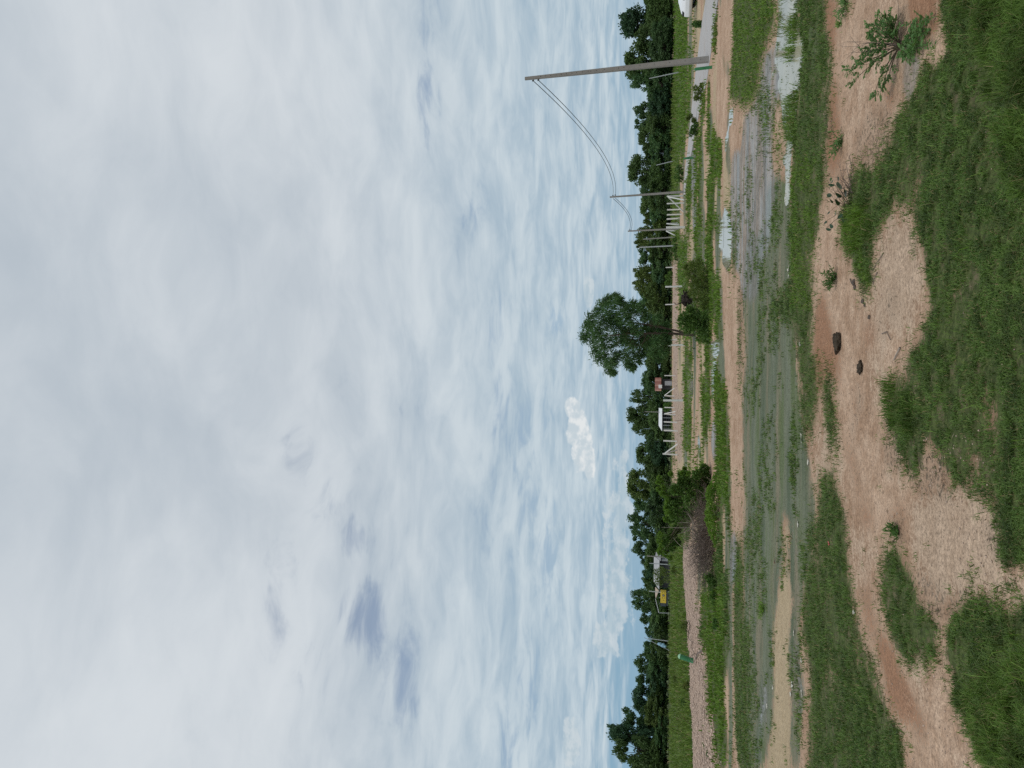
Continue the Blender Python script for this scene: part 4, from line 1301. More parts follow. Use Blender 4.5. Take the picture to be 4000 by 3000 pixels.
# dead brush
def brush_pile(base, X0, Y0, n, spread, hgt, label):
    o = tag(empty('dead_brush', base), label, 'brush')
    paths = []
    for q in range(n):
        s0 = np.array([rng.normal(0, spread*0.45), rng.normal(0, 0.35), rng.uniform(0, hgt*0.35)])
        ln_ = rng.uniform(0.4, 1.1)*hgt
        d = norm(np.array([rng.normal(0, 0.8), rng.normal(0, 0.5), rng.uniform(0.05, 0.9)]))
        k = 1-0.55*abs(s0[0])/spread
        e = s0+d*ln_*k
        e[2] = max(0.05, min(e[2], hgt*k))
        paths.append(limb(s0, e, rng.uniform(0.004, 0.010), 0.002, 0.35, 5))
    mobj('twigs', tube_mesh('twigs', paths, 3), M['twig'], o)
    big = []
    for (x0, y0, x1, y1, r_) in X0:
        big.append(limb(at(*z1('4', x0, y0), base[1]-0.2)-base, at(*z1('4', x1, y1), base[1]-0.2+rng.uniform(-.3, .3))-base, r_, r_*0.5, 0.1, 6))
    mobj('branch', tube_mesh('branch', big, 5), M['twig_pale'], o)
    return o


b6 = on_ground(*z1('4', 1630, 1430))
brush_pile(b6, [(1420, 1240, 1340, 1110, .018), (1340, 1110, 1290, 1090, .008), (1420, 1280, 1240, 1345, .016), (1540, 1240, 1380, 1275, .016), (1380, 1275, 1060, 1270, .010), (1420, 1230, 1230, 1225, .009), (1600, 1640, 1280, 1480, .016), (1280, 1480, 1190, 1380, .009),
                (1560, 1660, 1500, 1620, .02), (1500, 1300, 1300, 1500, .008), (1550, 1400, 1320, 1560, .008)], 0, 900, 1.5, 1.15, 'tangle of grey leafless dead brush left of the big bush')

# dead stump with roots
b7 = on_ground(*z1('3', 1420, 190))
b7 = b7.copy()
D7 = b7[1]
o = tag(empty('dead_stump', b7), 'dark uprooted stump with twisted roots above the willowy shrub', 'stump')
bm = bmesh.new()
bmesh.ops.create_icosphere(bm, subdivisions=3, radius=1.0)
ctr = at(*z1('3', 1325, 190), D7)-b7
for v in bm.verts:
    c = v.co.copy()
    nn = fbm(np.array([c.x*2.6+5]), np.array([c.y*2.6+c.z*2.1]), 5, 4, 0.65)[0]
    k = 0.15+1.55*nn
    v.co = Vector((ctr[0]+c.x*0.40*k, ctr[1]+c.y*0.35*k, ctr[2]+c.z*0.29*k-0.06))
bm_obj('root_ball', bm, M['bark_dark'], o, smooth=False)
rp = []
for q in range(14):
    u_ = rand_unit(1)[0]*np.array([0.42, 0.3, 0.30])
    rp.append(limb(ctr+u_*0.4, ctr+u_*rng.uniform(1.1, 1.6), 0.035, 0.010, 0.3, 5))
for (x0, y0, x1, y1, r_) in [(1300, 210, 1215, 245, .05), (1215, 245, 1190, 225, .02), (1320, 150, 1295, 95, .06), (1340, 120, 1380, 90, .05), (1330, 240, 1300, 265, .05), (1360, 200, 1420, 190, .09), (1360, 150, 1410, 130, .05), (1310, 190, 1255, 205, .035), (1370, 230, 1400, 255, .04), (1300, 150, 1260, 140, .02)]:
    rp.append(limb(at(*z1('3', x0, y0), D7)-b7, at(*z1('3', x1, y1), D7-0.2)-b7, r_, r_*0.4, 0.2, 6))
mobj('roots', tube_mesh('roots', rp, 6), M['bark_dark'], o)

# small roadside shrubs on the far side of the grass
for (zone, bx, by, cl, lab, mt) in [
    ('1', 2075, 1010, [(2040,960,30),(2000,1000,30),(2030,1040,35),(1980,950,22),(2060,1060,30),(1990,1060,24),(2050,920,20)], 'sparse grey-green shrub at the road edge left of the big pole', 'leaf_olive'),
    ('1', 2015, 1400, [(1960,1380,30),(1990,1350,25),(1950,1420,25),(1985,1430,30),(1930,1450,20)], 'small leafy shrub leaning over the concrete road', 'leaf_bush'),
    ('1', 2050, 255, [(1990,255,22),(2030,250,26),(1970,260,18),(2010,270,22),(2040,265,20)], 'small dark shrub on the roadside right of the big pole', 'leaf_bush'),
    ('1', 2000, 1270, [(1930,1250,18),(1960,1300,18),(1900,1280,14)], 'thin twiggy shrub standing behind the road', 'leaf_olive'),
    ('2', 1300, 170, [(1240,180,36),(1265,230,36),(1225,250,30),(1255,140,26),(1280,200,28),(1270,280,22)], 'dark rounded bush on the grass right of the second pole', 'leaf_bush'),
    ('2', 1245, 1080, [(1215,1000,26),(1220,1080,26),(1205,930,22),(1225,1130,22),(1200,1040,22)], 'low dark hedge-like bush right of the sand bank', 'leaf_bush'),
    ('2', 1190, 1340, [(1130,1330,30),(1150,1390,30),(1120,1400,26),(1160,1300,24)], 'bush standing behind the sand bank', 'leaf_bush'),
    ('5', 1700, 950, [(1640,900,20),(1660,950,24),(1640,960,20)], 'small dark weed at the end of the bright grass', 'leaf_bush'),
    ('3', 1185, 1350, [(1110,1340,26),(1130,1370,26),(1105,1380,20),(1140,1330,20)], 'small bush under the white-roofed shed', 'leaf_bush'),
    ('6', 1370, 775, [(1330,760,26),(1340,800,24),(1310,780,18),(1355,740,20)], 'dark weed clump in the tall grass left of the green post', 'leaf_olive'),
    ('6', 1335, 950, [(1300,930,22),(1315,960,22),(1290,970,16)], 'small dark weed clump farther left in the tall grass', 'leaf_bush'),
    ('5', 1370, 960, [(1310,930,30),(1330,980,30),(1290,960,22),(1340,940,24)], 'loose green bush in the tall grass behind the gravel bank', 'leaf_olive'),
    ('5', 1250, 350, [(1200,330,24),(1220,370,22),(1190,360,18)], 'small bush in the field under the grey-roofed house', 'leaf_olive'),
    ('6', 1610, 1500, [(1580,1490,18),(1595,1530,18),(1570,1510,14)], 'dark weed growing on the gravel bank near the left edge', 'leaf_bush'),
    ('6', 1560, 1420, [(1530,1400,18),(1545,1440,16)], 'low dark weed on the gravel bank', 'leaf_bush'),
    ('6', 1250, 720, [(1215,700,26),(1225,740,24),(1205,680,18)], 'olive weed clump at the foot of the left-hand wood', 'leaf_olive'),
    ('5', 1185, 450, [(1000,370,35),(1020,420,40),(1010,470,35),(1060,350,40),(1080,420,50),(1050,490,35),(1100,370,40),(1120,450,40)], 'yellow-green bush in front of the grey-roofed house', 'leaf_olive')]:
    bb = on_ground(*z1(zone, bx, by))
    cc, rr = zone_clumps(zone, cl, bb[1], 0.02*bb[1]*0.5)
    sc_ = bb[1]/30.0
    clump_plant('shrub', lab, 'shrub', bb, cc, rr, 120, ((0.05*sc_+.02, 0.09*sc_+.03), (0.02*sc_+.01, 0.04*sc_+.01)), M[mt], 0.0, 6, 0.012*max(1, sc_), 'bark')


# ------------------------------------------------------------------ utility poles
def face_to(v0, v1):
    return math.atan2(v1[1]-v0[1], v1[0]-v0[0])


def pole(base, top, w0, w1, label, group, holes=0, hole_r=0.012, cap_insul=True, plain=False, ratio=0.8, name='utility_pole'):
    """square tapered concrete post; base and top are points"""
    base, top = np.array(base, float), np.array(top, float)
    o = tag(empty(name, base), label, 'pole', group)
    d = top-base
    bm = bmesh.new()
    rings = []
    for t_, ww in ((-0.02, w0), (0.0, w0), (1.0, w1)):
        c = d*t_
        a, b_ = ww/2, ww*ratio/2
        ch = ww*0.10
        pr = [(-a+ch, -b_), (a-ch, -b_), (a, -b_+ch), (a, b_-ch), (a-ch, b_), (-a+ch, b_), (-a, b_-ch), (-a, -b_+ch)]
        rings.append([bm.verts.new((c[0]+x_, c[1]+y_, c[2])) for x_, y_ in pr])
    for r0_, r1_ in zip(rings[:-1], rings[1:]):
        for q in range(8):
            bm.faces.new((r0_[q], r0_[(q+1) % 8], r1_[(q+1) % 8], r1_[q]))
    bm.faces.new(rings[-1])
    bm_obj('shaft', bm, M['concrete'] if not plain else plain, o)
    for t_ in (holes or []):
        c = d*t_
        ww = w0+(w1-w0)*t_
        bm = bmesh.new()
        bmesh.ops.create_cone(bm, cap_ends=True, segments=8, radius1=hole_r, radius2=hole_r, depth=0.006)
        bmesh.ops.rotate(bm, verts=bm.verts, matrix=Matrix.Rotation(R(90), 3, 'X'))
        bmesh.ops.translate(bm, verts=bm.verts, vec=(c[0], c[1]-ww*ratio/2-0.001, c[2]))
        bm_obj('bolt_hole', bm, M['hole'], o)
    return o


def insulator(parent, pos, r, left=True):
    prof = [(0.25, -0.5), (0.9, -0.45), (1.0, -0.25), (0.6, -0.08), (0.6, 0.08), (1.0, 0.25), (0.9, 0.45), (0.25, 0.5)]
    bm = bmesh.new()
    rings = []
    for rr_, zz in prof:
        rings.append([bm.verts.new((pos[0]+r*rr_*math.cos(t), pos[1]+r*rr_*math.sin(t), pos[2]+zz*r*2.2)) for t in [k*math.pi/4 for k in range(8)]])
    for a, b_ in zip(rings[:-1], rings[1:]):
        for q in range(8):
            bm.faces.new((a[q], a[(q+1) % 8], b_[(q+1) % 8], b_[q]))
    bm.faces.new(rings[0])
    bm.faces.new(rings[-1])
    return bm_obj('insulator', bm, M['insul'], parent, smooth=True)


pb1 = on_ground(*z1('1', 2135, 640))
pt1 = at(*z1('1', 140, 850), pb1[1])
Z1H = lambda x: (2135-x)/(2135-140)
holesA = [Z1H(x) for x in (2045, 1885, 1725, 1565, 1413, 1242, 1182, 1030, 940, 878, 851, 787, 725, 670, 612, 553, 494, 435, 377, 320)]
poleA = pole(pb1, pt1, 0.215, 0.115, 'tall grey concrete utility pole with a row of bolt holes, nearest one', 'utility poles beside the road', holesA, 0.013)
pb2 = on_ground(*z1('2', 1308, 413))
pt2 = at(*z1('2', 503, 470), pb2[1])
poleB = pole(pb2, pt2, 0.20, 0.12, 'grey concrete utility pole at the right end of the white posts', 'utility poles beside the road', [0.1, 0.2, 0.3, 0.4, 0.5, 0.62], 0.014)
pt3p = z1('2', 698, 838)
# third pole, same height, farther off
D3p = 81.0
pt3 = at(*pt3p, D3p)
pb3x = at(*z1('2', 1225, 812), D3p)
pb3 = np.array([pb3x[0], D3p, 0.0])
poleC = pole(pb3, pt3, 0.21, 0.13, 'third grey utility pole, among the white posts', 'utility poles beside the road')
# insulators and wires
attach = {}
for pl, bs, tp, pix, key in ((poleA, pb1, pt1, [('1', 228, 872), ('1', 285, 866)], 'A'), (poleB, pb2, pt2, [('2', 537, 452), ('2', 562, 448)], 'B'), (poleC, pb3, pt3, [('2', 715, 824), ('2', 732, 824)], 'C')):
    attach[key] = []
    for (zn, x, y) in pix:
        q = at(*z1(zn, x, y), bs[1]-0.02 if key != 'A' else bs[1]+0.03)
        insulator(pl, q-bs, 0.035 if key == 'A' else 0.05)
        ax_c = bs+(tp-bs)*((q[2]-bs[2])/(tp[2]-bs[2]))
        mobj('bracket', tube_mesh('bracket', [(np.array([ax_c-bs, q-bs]), 0.012)], 5), M['dark_metal'], pl)
        attach[key].append(q)
for a_, b_, sag, nm in (('A', 'B', 0.95, 'from the nearest pole to the second'), ('B', 'C', 0.6, 'from the second pole to the third')):
    for q in range(2):
        p0, p1 = attach[a_][q], attach[b_][q]
        if a_ == 'B':
            p0 = p0+np.array([-0.28, 0.0, -0.02])
        t_ = np.linspace(0, 1, 40)[:, None]
        pts = p0*(1-t_)+p1*t_
        pts[:, 2] -= (4*sag*t_*(1-t_))[:, 0]
        wo = mobj('overhead_wire', tube_mesh('overhead_wire', [(pts, 0.015 if a_ == 'A' else 0.020)], 5), M['wire'])
        tag(wo, ('upper' if q == 0 else 'lower')+' dark overhead wire '+nm, 'wire', 'overhead wires')

# thin far poles
def thin_pole(zone, xt, yt, xb, yb, dist, wd, label, mat='concrete', name='utility_pole'):
    t3 = at(*z1(zone, xt, yt), dist)
    b3q = at(*z1(zone, xb, yb), dist)
    b3q = np.array(b3q)
    k = (b3q[2]-0.0)/(t3[2]-b3q[2])
    base_ = b3q-(t3-b3q)*k
    return pole(base_, t3, wd, wd*0.75, label, 'thin far poles', plain=M[mat], name=name)


thin_pole('2', 862, 925, 1150, 905, 112, 0.20, 'thin grey pole against the trees, right one of the pair', 'concrete')
thin_pole('2', 820, 1013, 1172, 996, 112, 0.20, 'thin grey pole against the trees, left one of the pair', 'metal_pale')
thin_pole('3', 880, 1405, 1150, 1412, 150, 0.17, 'slim grey pole beside the white-roofed shed', 'concrete')
thin_pole('5', 902, 197, 1090, 212, 140, 0.24, 'pale pole rising in front of the grey-roofed house', 'concrete')
thin_pole('5', 932, 277, 1155, 292, 140, 0.18, 'slimmer pale pole left of the one by the grey house', 'metal_pale')
thin_pole('5', 925, 577, 1155, 604, 140, 0.20, 'pale leaning pole beside the yellow cabinet', 'metal_pale')
thin_pole('5', 912, 1087, 1150, 1120, 150, 0.15, 'pale pole rising from the wood near the blue bundle', 'metal_pale')
thin_pole('2', 1005, 125, 1200, 78, 110, 0.13, 'thin tilted white pole on the grass right of the second pole', 'metal_pale')
thin_pole('1', 1482, 848, 1850, 770, 90, 0.12, 'thin tilted white pole close left of the nearest utility pole', 'metal_pale')
# slanting rod with a blue bundle
D8 = 145.0
e0, e1 = at(*z1('5', 875, 1080), D8), at(*z1('5', 1185, 1215), D8)
e1 = np.array([e1[0]-0.2, e1[1], 0.0])
o = tag(empty('slanted_rod', e1), 'slanting thin rod carrying a pale blue bundle in front of the wood', 'rod')
mobj('rod', tube_mesh('rod', [(np.array([np.zeros(3), e0-e1]), 0.055)], 5), M['metal_pale'], o)
for (x, y, sx_, sz_) in ((1045, 1150, .35, .55), (1075, 1163, .42, .55), (1098, 1172, .30, .4)):
    c = at(*z1('5', x, y), D8-0.2)-e1
    bm = bmesh.new()
    bmesh.ops.create_icosphere(bm, subdivisions=2, radius=1)
    for v in bm.verts:
        v.co = Vector((c[0]+v.co.x*sx_*random.uniform(.8, 1.1), c[1]+v.co.y*0.3, c[2]+v.co.z*sz_*random.uniform(.85, 1.1)))
    bm_obj('bundle', bm, M['blue_cloth'], o)


# ------------------------------------------------------------------ white concrete fence posts
def fence_post(zone, xt, yt, xb, yb, wd, label, braces=(), thick=False):
    bb = on_ground(*z1(zone, xb, yb))
    tt = at(*z1(zone, xt, yt), bb[1])
    o = tag(empty('fence_post', bb), label, 'post', 'white concrete fence posts')
    d = tt-bb

    def bar(nm, p0, p1, w_):
        dd = norm(p1-p0)
        s_ = norm(np.cross(dd, np.array([0, 1.0, 0.02])))*w_/2
        f_ = norm(np.cross(dd, s_))*w_/2
        bm = bmesh.new()
        r = []
        for p_ in (p0-dd*0.1, p1):
            r.append([bm.verts.new(p_+s_*a+f_*b) for a, b in ((-1, -1), (1, -1), (1, 1), (-1, 1))])
        for q in range(4):
            bm.faces.new((r[0][q], r[0][(q+1) % 4], r[1][(q+1) % 4], r[1][q]))
        bm.faces.new(r[1])
        bm.faces.new(r[0])
        bm_obj(nm, bm, M['white_concrete'], o, bevel=w_*0.08)
    bar('shaft', np.zeros(3), d, wd)
    for q, (x0, y0, x1, y1) in enumerate(braces):
        p0 = at(*z1(zone, x0, y0), bb[1]-0.06*(1 if q == 0 else -1))-bb
        p1 = at(*z1(zone, x1, y1), bb[1]+(-0.8 if q == 0 else 0.9))-bb
        p1[2] = 0.0
        bar('brace', p1, p0, wd*0.85)
    return o


FP = [
 ('2', 1120, 462, 1302, 455, .14, 'white corner post with two diagonal braces beside the second pole', ((1135, 468, 1315, 500), (1138, 470, 1320, 625))),
 ('2', 1120, 541, 1306, 532, .12, 'white fence post crossed by the long diagonal brace', ()),
 ('2', 1122, 607, 1282, 602, .14, 'white fence post just left of the long diagonal brace', ()),
 ('2', 1120, 661, 1280, 655, .14, 'white fence post between the brace and the brightest post', ()),
 ('2', 1118, 708, 1264, 698, .18, 'thick bright white fence post in the right-hand row', ()),
 ('2', 1115, 757, 1252, 750, .14, 'white fence post with a narrow brace left of the thick one', ((1118, 757, 1246, 771),)),
 ('2', 1112, 799, 1316, 794, .20, 'tallest thick white fence post near the third pole', ()),
 ('2', 1110, 834, 1222, 832, .20, 'white post with a slanting brace left of the third pole', ((1114, 836, 1205, 892),)),
 ('2', 1107, 1230, 1197, 1227, .20, 'far white fence post on the sand bank, right one', ()),
 ('2', 1103, 1439, 1302, 1432, .16, 'near white fence post right of the dead stump', ()),
 ('2', 1103, 1631, 1212, 1627, .18, 'white fence post behind the dead stump', ()),
 ('3', 1128, 628, 1237, 628, .13, 'thin white fence post half hidden by the lone tree', ()),
 ('3', 1093, 689, 1317, 683, .16, 'near white fence post left of the lone tree', ()),
 ('3', 1092, 1015, 1220, 1016, .14, 'single white fence post right of the red roof', ()),
 ('3', 1093, 1228, 1210, 1236, .16, 'white post with splayed braces left of the red roof', ((1096, 1228, 1228, 1148), (1096, 1234, 1206, 1250))),
 ('3', 1082, 1283, 1310, 1283, .20, 'thick white fence post right of the white-roofed shed', ()),
 ('3', 1093, 1359, 1217, 1362, .16, 'short white fence post at the right end of the white roof', ()),
 ('3', 1092, 1427, 1226, 1436, .16, 'white post with two splayed braces under the white roof', ((1098, 1426, 1230, 1402), (1096, 1430, 1226, 1448))),
 ('3', 1088, 1515, 1242, 1520, .17, 'white fence post under the middle of the white roof', ()),
 ('3', 1085, 1607, 1247, 1613, .18, 'white fence post at the left end of the white roof', ()),
 ('4', 1082, 336, 1244, 343, .18, 'white fence post left of the white-roofed shed', ()),
 ('4', 1074, 477, 1246, 488, .18, 'leftmost white corner post with two braces', ((1098, 472, 1268, 368), (1106, 474, 1262, 436))),
]
for zn, a, b, c, d, wd, lab, br in FP:
    fence_post(zn, a, b, c, d, wd*0.82, lab, br)
# thin stakes on the sand
for (zn, xt, yt, xb, yb, lab) in [('3', 1205, 1496, 1310, 1498, 'thin dark stake leaning on the sand below the white roof'), ('3', 1150, 1060, 1235, 1090, 'thin bent twig right of the braced post')]:
    bb = on_ground(*z1(zn, xb, yb))
    tt = at(*z1(zn, xt, yt), bb[1])
    o = mobj('stake', tube_mesh('stake', [limb(np.zeros(3), tt-bb, 0.02, 0.012, 0.1)], 5), M['twig'], None, bb)
    tag(o, lab, 'stake')


# ------------------------------------------------------------------ green posts
def green_post(bb, tt, r, label, cap=False):
    o = tag(empty('green_post', bb), label, 'post')
    d = np.array(tt)-np.array(bb)
    t_ = np.array([0, 0.03, 0.5, 0.96, 1.0])
    mobj('tube', tube_mesh('tube', [(d[None]*t_[:, None], r*np.array([1.08, 1.0, 1.0, 1.0, 0.92]))], 12), M['green'], o)
    c = d*1.0
    bm = bmesh.new()
    bmesh.ops.create_cone(bm, cap_ends=True, segments=12, radius1=r*(1.15 if cap else 0.95), radius2=r*0.5, depth=r*0.7)
    q = Vector(d).to_track_quat('Z', 'Y').to_matrix()
    bmesh.ops.rotate(bm, verts=bm.verts, matrix=q)
    bmesh.ops.translate(bm, verts=bm.verts, vec=c+norm(d)*r*0.3)
    bm_obj('cap', bm, M['green_cap'] if cap else M['green'], o)
    return o


gb = on_ground(*z1('1', 2160, 725))
green_post(gb, at(*z1('1', 1978, 748), gb[1]), 0.055, 'short green post standing next to the nearest utility pole')
gb = on_ground(*z1('2', 1400, 45))
green_post(gb, at(*z1('2', 1308, 52), gb[1]), 0.06, 'small dark green post at the far side of the concrete road')
gb = on_ground(*z1('5', 1440, 1335))
green_post(gb, at(*z1('5', 1258, 1282), gb[1]), 0.115, 'leaning green post with a pale cap on the gravel bank', True)

# fallen branches on the gravel bank
for (pts, r_, lab) in [([(1395, 900), (1420, 950), (1390, 1020), (1400, 1090), (1440, 1130)], .025, 'bare dead branch lying on the gravel bank'),
                       ([(1545, 1210), (1500, 1265), (1450, 1345)], .03, 'straight dead stick beside the leaning green post')]:
    pp = np.array([on_ground(*z1('5', x, y))+np.array([0, 0, 0.06+0.05*(q % 2)]) for q, (x, y) in enumerate(pts)])
    c = pp[0].copy()
    paths = [(pp-c, np.linspace(r_, r_*0.5, len(pp)))]
    for q in range(1, len(pp)):
        for s in range(2):
            e = pp[q]-c+np.array([rng.normal(0, .35), rng.normal(0, .5), rng.uniform(.05, .35)])
            paths.append(limb(pp[q]-c, e, r_*0.4, r_*0.2, .2))
    tag(mobj('dead_branch', tube_mesh('dead_branch', paths, 5), M['twig'], None, c), lab, 'branch')
#PART4
# ------------------------------------------------------------------ far buildings
def roof_slab(parent, name, pts, thick, mat):
    """a sloping sheet given by four corners"""
    bm = bmesh.new()
    a = [bm.verts.new(p) for p in pts]
    b = [bm.verts.new((p[0], p[1], p[2]-thick)) for p in pts]
    bm.faces.new(a)
    bm.faces.new(b[::-1])
    for q in range(4):
        bm.faces.new((a[q], b[q], b[(q+1) % 4], a[(q+1) % 4]))
    return bm_obj(name, bm, mat, parent)


def xz(zone, x, y, dist):
    p = at(*z1(zone, x, y), dist)
    return p[0], p[2]


# red-roofed house
DB = 144.0
xr, zr = xz('3', 990, 1035, DB)
xl, ze = xz('3', 1056, 1182, DB)
o = tag(empty('red_roofed_house', ((xl+xr)/2, DB, 0)), 'small house with a red-brown roof and a white gable among the trees', 'house')
hw = (xr-xl)/2
zt, zb = zr, ze
box_obj('wall', -hw+.3, hw-.3, 0.4, 4.5, 0, zb-0.05, M['dark_wall'], o)
nS = 8
for q in range(nS):
    a0, a1 = -hw+2*hw*q/nS, -hw+2*hw*(q+1)/nS-0.04
    rs = roof_slab(o, 'roof_sheet', [(a0, -0.2, zb), (a1, -0.2, zb), (a1, 2.5, zt), (a0, 2.5, zt)], 0.06, M['red_roof' if q % 3 else 'red_roof2'])
roof_slab(o, 'back_roof', [(-hw, 2.52, zt-.01), (hw, 2.52, zt-.01), (hw, 5.0, zb), (-hw, 5.0, zb)], 0.06, M['red_roof'])
x0, z0_ = xz('3', 1067, 1152, DB-1)
x1_, z1_ = xz('3', 1030, 1114, DB-1)
box_obj('gable', x0-o.location.x, x1_-o.location.x, -1.2, -0.3, z0_, z1_, M['white_wall'], o)
x0, z0_ = xz('3', 1130, 1122, DB-2)
x1_, z1_ = xz('3', 1098, 1074, DB-2)
box_obj('side_shed', x0-o.location.x, x1_-o.location.x, -2.4, -1.4, 0.0, z1_, M['grey_wall'], o)

# white-roofed shed
DS = 148.0
xr, zr = xz('3', 1031, 1368, DS)
xl, ze = xz('3', 1066, 1612, DS)
xl2 = xz('3', 1031, 1565, DS)[0]
o = tag(empty('white_roofed_shed', ((xl+xr)/2, DS, 0)), 'open shed with a long bright white metal roof', 'shed')
cx = (xl+xr)/2
for q in range(14):
    f0, f1 = q/14, (q+1)/14-0.006
    b0_, b1_ = xl+(xr-xl)*f0, xl+(xr-xl)*f1
    t0_, t1_ = xl2+(xr-xl2)*f0, xl2+(xr-xl2)*f1
    roof_slab(o, 'roof_sheet', [(b0_-cx, -0.5, ze), (b1_-cx, -0.5, ze), (t1_-cx, 3.2, zr), (t0_-cx, 3.2, zr)], 0.05, M['white_roof'])
roof_slab(o, 'back_roof', [(xl2-cx, 3.22, zr-.01), (xr-cx, 3.22, zr-.01), (xr-cx, 6.5, ze), (xl-cx, 6.5, ze)], 0.05, M['white_roof'])
for q in range(6):
    px_ = xl-cx+0.4+(xr-xl-0.8)*q/5
    box_obj('post', px_-.07, px_+.07, -0.3, -0.16, 0, ze-0.08, M['grey_wall'], o)
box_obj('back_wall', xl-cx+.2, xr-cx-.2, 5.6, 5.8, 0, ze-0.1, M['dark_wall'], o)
for zz in (0.55, 1.05, 1.5):
    box_obj('rail', xl-cx+.3, xr-cx-.3, -0.26, -0.22, zz, zz+.05, M['dark_metal'], o)
xa, za = xz('3', 1003, 1380, DS+8)
xb, zb2 = xz('3', 1035, 1458, DS+8)
o = tag(empty('tan_hut', ((xa+xb)/2, DS+8, 0)), 'tan hut roof showing behind the white roof', 'hut')
hw = abs(xa-xb)/2
box_obj('wall', -hw+.2, hw-.2, .2, 3, 0, zb2, M['tan_wall'], o)
roof_slab(o, 'roof', [(-hw, 0, zb2), (hw, 0, zb2), (hw*.8, 2.0, za), (-hw*.8, 2.0, za)], .08, M['tan_wall'])
roof_slab(o, 'back_roof', [(-hw*.8, 2.02, za-.01), (hw*.8, 2.02, za-.01), (hw, 4, zb2), (-hw, 4, zb2)], .08, M['tan_wall'])

# grey-roofed house
DG = 150.0
xr, zt = xz('5', 978, 165, DG)
xl, ze = xz('5', 1035, 552, DG)
o = tag(empty('grey_roofed_house', ((xl+xr)/2, DG, 0)), 'long low house with a weathered grey roof behind a bush', 'house')
cx = (xl+xr)/2
xm = xz('5', 1000, 235, DG)[0]
roof_slab(o, 'main_roof', [(xl-cx, -.6, ze), (xm-cx, -.6, ze), (xm-cx, 3, zt), (xl-cx+.6, 3, zt)], .1, M['grey_roof'])
roof_slab(o, 'back_roof', [(xl-cx+.6, 3.02, zt-.01), (xm-cx, 3.02, zt-.01), (xm-cx, 6.5, ze), (xl-cx, 6.5, ze)], .1, M['grey_roof'])
roof_slab(o, 'side_roof', [(xm-cx+.03, -1.2, ze-.25), (xr-cx, -1.2, ze-.25), (xr-cx, 2.2, zt-.5), (xm-cx+.03, 2.2, zt-.3)], .1, M['grey_roof2'])
box_obj('wall', xl-cx+.3, xm-cx-.2, 0, 5.8, 0, ze-.12, M['dark_wall'], o)
box_obj('side_wall', xm-cx-.1, xr-cx-.3, -.7, 2.0, 0, ze-.5, M['grey_wall'], o)
wn_ = box_obj('window', xm-cx+.5, xm-cx+1.6, -.76, -.70, 1.1, 1.9, M['dark_metal'], o)
box_obj('sill', xm-cx+.4, xm-cx+1.7, -.84, -.705, 1.02, 1.09, M['white_wall'], wn_)
# pale awning left of it
xa, za = xz('5', 993, 562, DG-3)
xb, zb2 = xz('5', 1030, 650, DG-3)
o = tag(empty('pale_awning', ((xa+xb)/2, DG-3, 0)), 'pale sloping awning between the grey house and the yellow cabinet', 'awning')
cx = (xa+xb)/2
roof_slab(o, 'sheet', [(xb-cx, -.5, zb2+.6), (xa-cx, -.5, zb2), (xa-cx, 2, za), (xb-cx, 2, za)], .08, M['tan_wall'])
for s in (xb-cx+.15, xa-cx-.15):
    box_obj('post', s-.06, s+.06, -.3, -.18, 0, zb2-.1, M['grey_wall'], o)
# slanting beam further left
q0, q1 = at(*z1('5', 997, 660), DG-3), at(*z1('5', 1035, 812), DG-3)
o = tag(empty('slanting_beam', (q1[0], DG-3, 0)), 'pale beam slanting down left of the awning', 'beam')
org = np.array([q1[0], DG-3, 0])
mobj('beam', tube_mesh('beam', [(np.array([q0-org, q1-org]), .09)], 5), M['metal_pale'], o)
mobj('leg', tube_mesh('leg', [(np.array([q1-org, np.array([0.1, 0, 0])]), .07)], 5), M['metal_pale'], o)

# yellow cabinet on its frame
DY = 138.0
xr, zt = xz('5', 1052, 585, DY)
xl, zb = xz('5', 1112, 745, DY)
xm = xz('5', 1100, 710, DY)[0]
o = tag(empty('yellow_cabinet', ((xl+xr)/2, DY, 0)), 'yellow metal cabinet with a dark end panel on a low dark frame', 'cabinet')
cx = (xl+xr)/2
body = box_obj('body', xm-cx+.01, xr-cx, 0, 1.5, zb, zt, M['yellow'], o, bevel=.04)
box_obj('end_panel', xl-cx, xm-cx, 0.02, 1.48, zb+.02, zt-.02, M['dark_metal'], o, bevel=.04)
ww = xr-xm
wn_ = box_obj('window', xm-cx+ww*.60, xm-cx+ww*.78, -.03, .002, zb+(zt-zb)*.32, zb+(zt-zb)*.68, M['trim'], o)
box_obj('pane', xm-cx+ww*.63, xm-cx+ww*.75, -.045, -.032, zb+(zt-zb)*.40, zb+(zt-zb)*.60, M['grey_wall'], wn_)
for fx, fz in ((.25, .5), (.48, .3), (.48, .7), (.92, .3), (.92, .7)):
    box_obj('latch', xm-cx+ww*fx-.05, xm-cx+ww*fx+.05, -.03, .002, zb+(zt-zb)*fz-.06, zb+(zt-zb)*fz+.06, M['trim'], o)
box_obj('frame', xl-cx+.1, xr-cx-.1, .1, 1.4, zb-.35, zb-.005, M['dark_metal'], o)
for fx in (.15, .85):
    for fy in (.25, 1.2):
        box_obj('leg', xl-cx+(xr-xl)*fx-.1, xl-cx+(xr-xl)*fx+.1, fy-.1, fy+.1, 0, zb-.352, M['dark_metal'], o)


